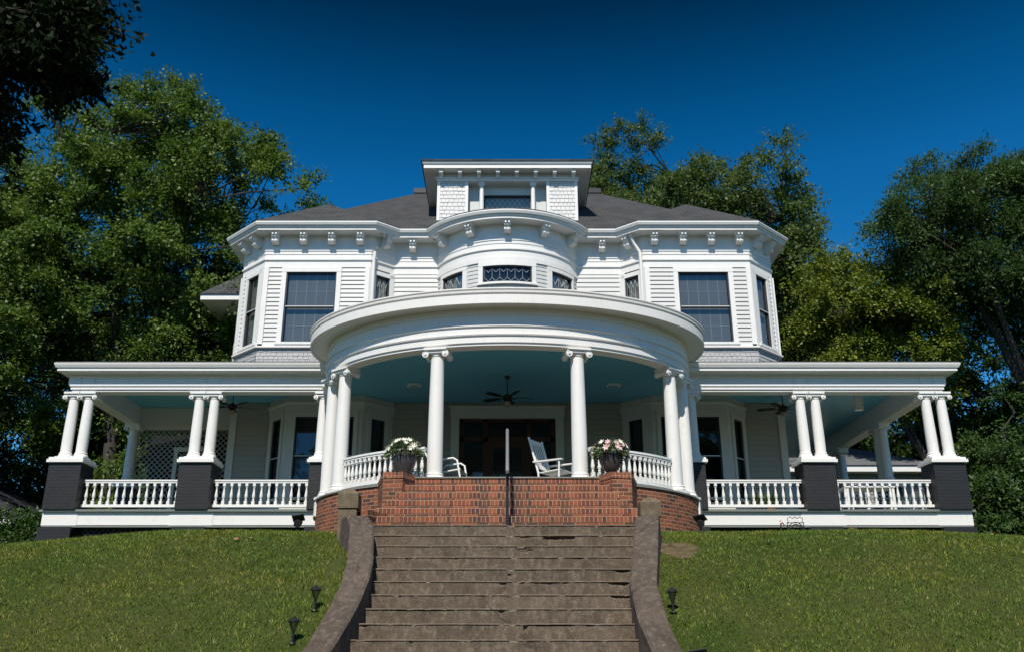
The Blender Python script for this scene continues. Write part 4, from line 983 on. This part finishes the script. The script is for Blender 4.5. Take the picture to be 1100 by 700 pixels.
for s in (-1, 1):
    b = B(); b.tube([(.30, s * .29, .0), (.24, s * .29, .28), (.20, s * .29, .50), (.12, s * .29, .55), (-.18, s * .29, .52), (-.28, s * .29, .46), (-.30, s * .29, .25), (-.38, s * .29, 0)], .02, 8); obj('arm_frame', b, 'white', t, smooth=60)
    b = B(); b.tube([(-.27, s * .25, .26), (.22, s * .25, .33), (.26, s * .25, .34)], .016, 8); obj('seat_rail', b, 'white', t)
    b = B(); b.tube([(-.25, s * .25, .28), (-.5, s * .25, .74)], .016, 8); obj('back_rail', b, 'white', t)
b = B(); b.add([(-.27, -.25, .27), (.25, -.25, .34), (.25, .25, .34), (-.27, .25, .27), (-.27, -.25, .255), (.25, -.25, .325), (.25, .25, .325), (-.27, .25, .255)], [(0, 1, 2, 3), (7, 6, 5, 4), (0, 4, 5, 1), (1, 5, 6, 2), (2, 6, 7, 3), (3, 7, 4, 0)]); obj('seat', b, 'cushion', t)
b = B()
for i in range(7):
    f0 = i / 7 + .02; f1 = f0 + .10; p = lambda f: (-.25 - .25 * f, .28 + .46 * f)
    (xa, za), (xb, zb_) = p(f0), p(f1); b.add([(xa, -.25, za), (xa, .25, za), (xb, .25, zb_), (xb, -.25, zb_), (xa - .01, -.25, za), (xa - .01, .25, za), (xb - .01, .25, zb_), (xb - .01, -.25, zb_)], [(0, 1, 2, 3), (7, 6, 5, 4), (0, 4, 5, 1), (1, 5, 6, 2), (2, 6, 7, 3), (3, 7, 4, 0)])
obj('backrest', b, 'cushion', t)
t.location = (-1.12, 18.0, DK); t.rotation_euler = (0, 0, R_(-12))
# dining set behind the right balustrade
t = thing('patio_table', 'white wrought iron table behind the right hand porch balustrade', 'table', (8.75, 22.3, DK))
b = B(); b.box(8.15, 9.35, 21.95, 22.65, DK + .70, DK + .73); obj('table_top', b, 'white', t)
for x in (8.2, 9.3):
    for y in (22.0, 22.6): b = B(); b.box(x - .03, x + .03, y - .03, y + .03, DK, DK + .7); obj('leg', b, 'white', t)
t = thing('iron_chair', 'white iron patio chair with scrolled lattice back, leftmost of the three by the porch table', 'chair', (0, 0, 0), 'iron chairs at the porch table')
for x in (-.22, .22):
    for y in (-.2, .2): b = B(); b.tube([(x, y, 0), (x, y, .44)], .014, 6); obj('leg', b, 'white', t)
b = B(); b.box(-.25, .25, -.23, .23, .44, .465); obj('seat', b, 'white', t)
b = B(); b.tube([(-.24, -.23, .44), (-.26, -.26, .80), (-.18, -.27, .90), (0, -.27, .93), (.18, -.27, .90), (.26, -.26, .80), (.24, -.23, .44)], .016, 8)
for i in range(-2, 3):
    for k in range(4): z = .50 + k * .10; b.lathe([(.040, -.006), (.052, 0), (.040, .006)], (i * .09, -.255, z + .045), 10, 'y', cap=False)
obj('backrest', b, 'white', t)
t.location = (8.1, 23.2, DK); t.rotation_euler = (0, 0, .15)
dup(t, (8.75, 23.1, DK), 0, 'white iron patio chair with scrolled lattice back, middle of the three by the porch table')
dup(t, (9.4, 23.25, DK), -.1, 'white iron patio chair with scrolled lattice back, rightmost of the three by the porch table')
t = thing('bench', 'low white bench with pale wooden seat behind the right hand porch balustrade', 'bench', (8.4, 21.35, DK))
b = B(); b.box(7.95, 9.0, 21.28, 21.48, DK + .15, DK + .18); obj('seat', b, 'white', t)
for x in (8.0, 8.9): b = B(); b.box(x, x + .05, 21.3, 21.46, DK, DK + .15); obj('leg', b, 'white', t)
# potted plants on the right porch
def potted(x, y, k, label):
    t = thing('potted_plant', label, 'plant', (x, y, DK), 'potted plants on the right porch'); b = B(); b.lathe([(.09, 0), (.13, .2), (.14, .2), (.14, .23), (.11, .23)], (x, y, DK), 18); obj('pot', b, 'terracotta' if k else 'pot', t, smooth=40)
    r = np.random.RandomState(40 + k); n = 160; d = r.randn(n, 3); d[:, 2] = np.abs(d[:, 2]) + .4; d /= np.linalg.norm(d, axis=1, keepdims=True)
    p = np.array([x, y, DK + .22]) + d * r.rand(n, 1) * .22; v = leafcards(p, d, r.uniform(.08, .18, n), r, .3); link('foliage', cardmesh('foliage', v, 4, r.rand(n), 'leaf_plant'), t)
potted(5.95, 21.8, 0, 'small leafy plant in a dark pot by the bay window of the right porch')
potted(6.25, 21.75, 1, 'small leafy plant in a terracotta pot beside a dark pot on the right porch')
# ------------------------------------------------------------------ hose holder and tap in front of the right wing
t = thing('hose_holder', 'dark wire hose holder with curled top against the white porch fascia', 'hose holder', (6.45, 20.6, 2.3)); x, y = 6.45, 20.66
b = B()
for r_, zc in ((.17, 2.55), (.13, 2.55)): b.tube([(x + r_ * cos(a), y, zc + r_ * sin(a) * 1.1) for a in [PI * i / 14 for i in range(15)]], .011, 6)
obj('frame', b, 'bronze', t)
b = B()
for s in (-1, 1): b.tube([(x + s * .15, y, 2.72), (x + s * .17, y, 2.82), (x + s * .11, y, 2.86), (x + s * .05, y, 2.82), (x + s * .0, y, 2.86)], .008, 5)
b.box(x - .17, x + .17, y - .01, y + .01, 2.72, 2.735); b.box(x - .19, x - .175, y - .01, y + .01, 2.2, 2.74); b.box(x + .175, x + .19, y - .01, y + .01, 2.2, 2.74); obj('curled_top', b, 'bronze', t)
t = thing('garden_tap', 'brass garden tap on a short riser pipe beside the wire hose holder', 'tap', (6.12, 20.66, 2.3)); x = 6.12
b = B(); b.tube([(x, y, 2.2), (x, y, 2.72)], .014, 8); obj('pipe', b, 'bronze', t)
b = B(); b.tube([(x, y, 2.70), (x + .03, y - .05, 2.72), (x + .05, y - .09, 2.66)], .016, 8); b.lathe([(.03, .0), (.03, .012)], (x, y, 2.76), 10); obj('spout', b, 'terracotta', t)
# ------------------------------------------------------------------ lawn lights
def flood(x, y, label, rz=0, z=None):
    z = ground(x, y) if z is None else z; t = thing('spotlight', label, 'spotlight', (x, y, z), 'solar spotlights on the lawn')
    b = B(); b.tube([(x, y, z - .05), (x, y, z + .14)], .014, 8); b.lathe([(.075, .0), (.07, .02), (.02, .03)], (x, y, z + .01), 14); obj('stake', b, 'black_metal', t)
    b = B(); ca, sa = cos(rz), sin(rz)
    b.tube([(x - .03 * sa, y - .08 * ca, z + .15), (x, y, z + .17), (x + .05 * sa, y + .1 * ca, z + .22)], [.06, .075, .07], 14); obj('lamp_head', b, 'black_metal', t, smooth=40)
    b = B(); F = lambda u, d, zz: (x + u * ca + d * sa, y + .02 - u * sa + d * ca, z + .27 + zz - d * .5 + u * .15); b.mbox(F, -.11, .11, -.09, .09, 0, .014); obj('solar_panel', b, 'sash', t)
flood(-3.93, 17.3, 'black solar spotlight on the lawn left of the brick porch base')
flood(3.58, 17.1, 'black solar spotlight on the lawn right of the brick porch base', .6)
flood(2.18, 11.05, 'black solar spotlight low on the right lawn beside the stair curb', .3)
def pathl(x, y, label, k=1.0):
    z = ground(x, y); t = thing('path_light', label, 'path light', (x, y, z), 'solar path lights beside the stair curbs')
    b = B(); b.lathe([(.012, -.1), (.016, .12), (.022, .16)], (x, y, z), 8); b.lathe([(.05, .0), (.045, .015), (.015, .02)], (x, y, z + .01), 10); obj('stake', b, 'black_metal', t)
    b = B(); b.lathe([(.03, .16), (.055, .24), (.06, .26)], (x, y, z), 14); obj('lens', b, 'glass_dark', t, smooth=60)
    b = B(); b.lathe([(.075, .26), (.08, .27), (.055, .30), (.02, .315), (.018, .33), (.0, .335)], (x, y, z), 18); obj('lamp_cap', b, 'black_metal', t, smooth=40)
pathl(-2.50, 12.35, 'black solar path light beside the left stair curb, upper of the two on the left')
pathl(-2.60, 11.65, 'black solar path light beside the left stair curb, lower of the two on the left')
pathl(2.15, 12.35, 'black solar path light beside the right stair curb')
# bare soil, stray leaves
def patch(x, y, rx, ry, label, seed):
    r = random.Random(seed); n = 40; b = B(); vs = [(x, y, ground(x, y) + .035)]
    for q in (.5, 1):
        for i in range(n): a = 2 * PI * i / n; k = q * (1 + .18 * sin(3 * a + seed) + .1 * r.uniform(-1, 1)); X = x + rx * k * cos(a); Y = y + ry * k * sin(a); vs.append((X, Y, ground(X, Y) + (.03 if q < 1 else .008)))
    fs = [(0, 1 + i, 1 + (i + 1) % n) for i in range(n)] + [(1 + i, 1 + n + i, 1 + n + (i + 1) % n, 1 + (i + 1) % n) for i in range(n)]
    b.add(vs, fs); tag(obj('soil', b, 'dirt'), kind='structure')
PATCH = [(2.62, 14.45, .34, .42), (-2.50, 13.75, .10, .5)]
for i, p in enumerate(PATCH[:1]): patch(*p, '', i)
r = random.Random(5)
def litter(x, y, sz, label):
    b = B(); z = ground(x, y) + .045; a = r.uniform(0, 6); n = 7
    vs = [(x, y, z + .015)] + [(x + sz * (1 - .5 * (i % 2)) * cos(a + 2 * PI * i / n) * 1.6, y + sz * (1 - .5 * (i % 2)) * sin(a + 2 * PI * i / n), z + r.uniform(-.01, .03)) for i in range(n)]
    b.add(vs, [(0, 1 + i, 1 + (i + 1) % n) for i in range(n)]); return tag(obj('fallen_leaf', b, 'dry_leaf'), label, 'fallen leaf', 'dry leaves lying on the lawn')
LV = 'small dry brown leaf lying on the lawn'
litter(-7.0, 17.3, .09, LV); litter(-6.85, 17.35, .07, LV)
for x, y in ((-5.2, 17.0), (-4.3, 14.8), (-4.1, 14.9), (4.1, 14.6), (6.2, 16.6), (-8.2, 14.9), (-3.0, 15.8), (8.3, 15.8)): litter(x, y, .045, LV)
# ------------------------------------------------------------------ grass blades
r = np.random.RandomState(11); n = 520000
Y = 10.3 + (r.rand(n) ** 1.0) * 9.2; X = r.uniform(-1, 1, n) * (4 + Y * .52); X = np.clip(X, -13.2, 13.2)
gxa = np.array(gx); gya = np.array(gy); GZ = np.array([[ground(x, y) for x in gx] for y in gy])
def gz(X, Y):
    i = np.clip(np.searchsorted(gxa, X) - 1, 0, len(gx) - 2); j = np.clip(np.searchsorted(gya, Y) - 1, 0, len(gy) - 2)
    u = (X - gxa[i]) / (gxa[i + 1] - gxa[i]); v = (Y - gya[j]) / (gya[j + 1] - gya[j])
    return GZ[j, i] * (1 - u) * (1 - v) + GZ[j, i + 1] * u * (1 - v) + GZ[j + 1, i] * (1 - u) * v + GZ[j + 1, i + 1] * u * v
cl = curb_l(np.minimum(Y, 15.05)) - .38; cr = curb_r(np.minimum(Y, 15.05)) + .38
keep = (X < cl) | (X > cr)
keep &= ~((Y > 14.9) & (np.abs(X) < 2.62) & (Y < 16.0)); keep &= ((X / 4.2) ** 2 + ((Y - 20.1) / 3.2) ** 2 > 1.0) & ~((Y > 15.9) & (np.abs(X) < 2.4)); keep &= (Y < 20.6)
for (px, py, rx, ry) in PATCH: keep &= (((X - px) / rx) ** 2 + ((Y - py) / ry) ** 2 >  .25 + 1.3 * r.rand(n))
X, Y = X[keep], Y[keep]; n = len(X); Z = gz(X, Y)
pn = np.sin(X * 2.1 + np.sin(Y * 1.7) * 2) * np.sin(Y * 2.6 + np.sin(X * 1.3) * 2)
gn = r.randn(220, 260); gi = ((Y - 10) / .05).astype(int) % 220; gj = ((X + 14) / .11).astype(int) % 260; cn = np.clip(gn[gi, gj], -1.5, 1.5)
a = r.uniform(0, 2 * PI, n); h = r.uniform(.014, .042, n) * (1 + .3 * pn + .35 * cn); wd = r.uniform(.005, .010, n); ln = r.uniform(.01, .05, n); la = r.uniform(0, 2 * PI, n)
v = np.empty((n, 3, 3)); ca, sa = np.cos(a), np.sin(a)
v[:, 0] = np.stack([X - ca * wd, Y - sa * wd, Z - .01], 1); v[:, 1] = np.stack([X + ca * wd, Y + sa * wd, Z - .01], 1); v[:, 2] = np.stack([X + np.cos(la) * ln, Y + np.sin(la) * ln, Z + h], 1)
ti = np.clip(r.beta(2, 2.6, n) + .05 * pn + .10 * cn, 0, 1)
go = link('grass', cardmesh('grass', v.reshape(-1, 3), 3, ti, 'grass')); tag(go, 'short mown green grass covering the sloping lawn', 'grass', kind='stuff')
# ------------------------------------------------------------------ trees
def tree(name, label, X, Y, top, cz, rad, mat, seed, ncl=90, leaf=.17, per=22, spr=14, flat=.0, clr=1.25, droop=.25, lean=(0, 0), tr=.28, cat='tree', group='trees around the house', clumps=None, zg=None, lw=.45, cut=None):
    rs = np.random.RandomState(seed); zg = ground(X, Y) if zg is None else zg
    C = np.array([X + lean[0], Y + lean[1], cz]); rx, ry, rz_ = rad
    if clumps is None:
        lobes = rs.randn(9, 3); lobes /= np.linalg.norm(lobes, axis=1, keepdims=True)
        pts = []
        while len(pts) < ncl:
            d = rs.randn(3); d /= np.linalg.norm(d); k = .74 + .30 * max(0, (lobes @ d).max()) ** 6
            q = rs.rand() ** .38; p = C + d * np.array([rx, ry, rz_]) * q * k
            if p[2] < zg + .6: continue
            if cut is not None and not cut(p): continue
            pts.append(p)
        pts = np.array(pts)
    else: pts = np.array(clumps); ncl = len(pts)
    t = thing(name, label, cat, (X, Y, zg), group)
    b = B(); fork = np.array([X + lean[0] * .3, Y + lean[1] * .3, zg + (C[2] - zg) * .42])
    tk = [(X, Y, zg - .3), (X + .05, Y, zg + .4)] + [tuple(np.array([X, Y, zg]) + (fork - np.array([X, Y, zg])) * q + rs.randn(3) * .08) for q in (.4, .7, 1)]
    b.tube(tk, [tr * 1.7, tr * 1.2, tr, tr * .9, tr * .8], 10)
    nm = 7; mains = []
    for k in range(nm):
        a = 2 * PI * k / nm + rs.rand() * .6; tip = C + np.array([cos(a) * rx * .5, sin(a) * ry * .5, rz_ * rs.uniform(-.1, .6)])
        P = [fork + (tip - fork) * q + np.array([0, 0, 1]) * (q * (1 - q)) * rz_ * .4 * (1 if k % 2 else -.2) + rs.randn(3) * .15 * q for q in np.linspace(0, 1, 6)]
        b.tube([tuple(p) for p in P], [tr * .55 * (1 - .75 * q) for q in np.linspace(0, 1, 6)], 7); mains += P[2:]
    mains = np.array(mains)
    for p in pts:
        j = np.argmin(np.linalg.norm(mains - p, axis=1) + .6 * np.maximum(0, mains[:, 2] - p[2])); q = mains[j]; m = (p + q) / 2 + rs.randn(3) * .25
        b.tube([tuple(q), tuple(m), tuple(p)], [tr * .16, tr * .11, tr * .05], 5)
    obj('trunk', b, 'bark', t, smooth=50)
    cs = clr * rs.uniform(.65, 1.25, ncl)
    n1 = ncl * spr; ci = np.repeat(np.arange(ncl), spr); d = rs.randn(n1, 3); d[:, 2] = d[:, 2] * .7 + .1
    rad_out = pts[ci] - C; rad_out /= (np.linalg.norm(rad_out, axis=1, keepdims=True) + 1e-6); d += rad_out * .5; d /= np.linalg.norm(d, axis=1, keepdims=True)
    ln = cs[ci] * rs.uniform(.55, 1.15, n1)
    n2 = n1 * per; si = np.repeat(np.arange(n1), per); u = rs.uniform(.15, 1, n2)
    P = pts[ci][si] + d[si] * (ln[si] * u)[:, None]; P[:, 2] -= droop * ln[si] * u ** 2; P += rs.randn(n2, 3) * (leaf * .75)
    ld = d[si] * .6 + rs.randn(n2, 3) * .7; ld[:, 2] -= .35
    v = leafcards(P, ld, leaf * rs.uniform(.6, 1.3, n2), rs, lw)
    tn = np.clip(rs.beta(2.2, 2.6, n2) * .8 + .28 * (rs.rand(ncl)[ci][si] - .4) + .1, 0, 1)
    link('crown', cardmesh('crown', v, 4, tn, mat), t); return t
tree('olive_green_tree', 'tall olive green leafy tree rising above the left end of the house', -14.1, 32, 22, 14.2, (7.3, 5, 8.6), 'leaf_olive', 1, 440, .135, 34, 18, clr=1.05, lw=.6)
tree('olive_green_tree', 'tall olive green leafy tree at the far left edge behind the lawn', -21.0, 31, 19, 12.2, (6.2, 5, 9.2), 'leaf_olive', 2, 320, .135, 32, 18, clr=1.05, lw=.6)
tree('olive_green_tree', 'dense green tree standing behind the left end of the porch roof', -9.5, 39, 15, 8.5, (6.0, 4, 8.6), 'leaf_olive', 3, 190, .16, 26, 17, clr=1.15, lw=.6)
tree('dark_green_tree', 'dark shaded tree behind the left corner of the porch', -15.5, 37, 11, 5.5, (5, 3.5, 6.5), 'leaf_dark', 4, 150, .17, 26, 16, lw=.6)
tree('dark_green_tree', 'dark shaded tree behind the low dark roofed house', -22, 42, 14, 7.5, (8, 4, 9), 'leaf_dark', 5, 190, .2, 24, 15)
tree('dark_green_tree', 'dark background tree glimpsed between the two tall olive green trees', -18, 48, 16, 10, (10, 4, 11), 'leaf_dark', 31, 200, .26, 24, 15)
tree('bronzed_green_tree', 'tall bronzed green tree rising behind the right half of the roof', 10.0, 38.5, 22.5, 15.6, (5.8, 4.6, 7.8), 'leaf_brown', 6, 350, .14, 34, 18, clr=1.15, lw=.6)
tree('bronzed_green_tree', 'bronzed green tree top just right of the dormer', 6.3, 44, 25, 19.4, (5.4, 3.8, 8.0), 'leaf_brown', 7, 300, .15, 32, 18, clr=1.25, lw=.6)
tree('bronzed_green_tree', 'bronzed green tree beside the right upper bay behind the porch roof', 17.2, 48, 22, 14.2, (5.6, 3.5, 9.6), 'leaf_brown', 8, 240, .16, 28, 17, clr=1.1, lw=.6)
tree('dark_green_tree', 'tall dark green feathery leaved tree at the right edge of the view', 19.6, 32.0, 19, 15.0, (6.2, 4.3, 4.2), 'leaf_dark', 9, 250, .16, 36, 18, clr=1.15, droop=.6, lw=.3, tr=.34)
tree('yellow_green_tree', 'bright yellow green tree above the right porch roof', 17.0, 34.0, 17, 11.7, (3.6, 2.3, 3.6), 'leaf_yellow', 10, 170, .13, 30, 16, clr=.85, lw=.6, lean=(-2.7, -.8), tr=.16)
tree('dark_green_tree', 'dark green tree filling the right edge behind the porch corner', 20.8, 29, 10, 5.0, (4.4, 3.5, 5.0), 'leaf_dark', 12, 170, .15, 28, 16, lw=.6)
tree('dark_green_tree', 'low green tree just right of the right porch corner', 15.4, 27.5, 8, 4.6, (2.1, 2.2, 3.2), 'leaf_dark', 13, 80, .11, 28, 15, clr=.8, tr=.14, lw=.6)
tree('dark_green_tree', 'dark background tree behind the roof of the right neighbouring house', 16, 52, 15, 8, (9, 4, 9), 'leaf_dark', 14, 190, .26, 24, 15)
tree('dark_green_tree', 'dark background tree beyond the right edge of the lawn', 27, 40, 17, 9.5, (7.5, 5, 9.5), 'leaf_dark', 15, 180, .2, 26, 16)
tree('dark_green_tree', 'dark background tree low behind the right porch corner columns', 21, 42, 14, 7.0, (6.5, 4, 8.0), 'leaf_dark', 41, 170, .22, 26, 16, lw=.6)
tree('dark_green_tree', 'dark background tree at the far left edge beyond the low dark roofed house', -28, 38, 14, 7.5, (6.5, 4, 9.0), 'leaf_dark', 42, 170, .22, 26, 16, lw=.6)
for k_, (x_, lab_) in enumerate(((-22, 'unseen broad tree added across the street for reflections, leftmost of the row facing the house'), (-9, 'unseen broad tree added across the street for reflections, left of the middle of the row'), (5, 'unseen broad tree added across the street for reflections, right of the middle of the row'), (19, 'unseen broad tree added across the street for reflections, rightmost of the row facing the house'))):
    tree('reflection_tree', lab_, x_, -24 - k_ % 2, 18, 9.5, (8, 5, 9.5), 'leaf_olive', 50 + k_, 110, .5, 14, 12, clr=1.8, lw=.7, group='unseen trees added across the street', zg=-1.7)  # unseen row added so the panes reflect foliage and less sky fill arrives
rs_ = np.random.RandomState(77); crown_ = [(-5.6 + 1.4 * a, 2.7 + 1.2 * b_, 5.3 + 1.0 * c) for a, b_, c in np.clip(rs_.randn(110, 3) * .6, -1.2, 1.2)]; crown_ = [p for p in crown_ if p[2] > 1.12 * p[1] + .25]
tree('near_dark_tree', 'dark tree, shade painted into its leaves, whose leafy branch hangs into the top left corner', -5.6, 2.7, 6, 4.7, (2.0, 1.6, 1.5), 'leaf_shade_tint', 16, 0, .042, 34, 16, clr=.21, tr=.12, zg=-1.6, clumps=crown_ + [(-2.4, 3.4, 2.79), (-2.17, 3.2, 2.62), (-2.33, 3.6, 3.0), (-2.02, 3.3, 2.71), (-2.03, 3.5, 2.83), (-2.02, 3.6, 2.82), (-1.87, 3.2, 2.45), (-2.23, 3.6, 2.8), (-2.15, 3.3, 2.53), (-2.39, 3.5, 2.64), (-2.23, 3.4, 2.46), (-2.04, 3.3, 2.42), (-2.05, 3.5, 2.55), (-1.92, 3.4, 2.55), (-2.33, 3.5, 2.37), (-2.18, 3.3, 2.07), (-2.45, 3.8, 3.04), (-2.24, 3.2, 2.25), (-1.93, 3.2, 2.74), (-2.07, 3.6, 3.02), (-2.08, 3.1, 2.69), (-1.97, 3.5, 2.46), (-2.1, 3.1, 2.44), (-1.81, 3.0, 2.38), (-2.32, 3.4, 2.2), (-2.01, 3.2, 2.61), (-2.03, 3.1, 2.31), (-2.15, 3.6, 2.54)], lw=.5)
# low growth under the trees
def shrub(x, y, h, w_, mat, seed, label):
    tree('shrub', label, x, y, h, ground(x, y) + h * .5, (w_, w_ * .7, h * .55), mat, seed, 36, .15, 20, 12, clr=.75, tr=.06, cat='shrub', group='shrubs beyond the lawn')
shrub(-12.6, 30, 4.0, 2.2, 'leaf_olive', 21, 'dense green shrub behind the left end of the porch')
shrub(-15.0, 28.2, 2.4, 1.6, 'leaf_dark', 22, 'dark shrub beside the low dark roofed house')
shrub(13.1, 25.5, 2.6, 1.5, 'leaf_dark', 23, 'dark green shrub beside the right corner of the porch')
shrub(16.0, 24.8, 3.2, 2.0, 'leaf_dark', 24, 'dark green shrub at the right edge of the lawn')
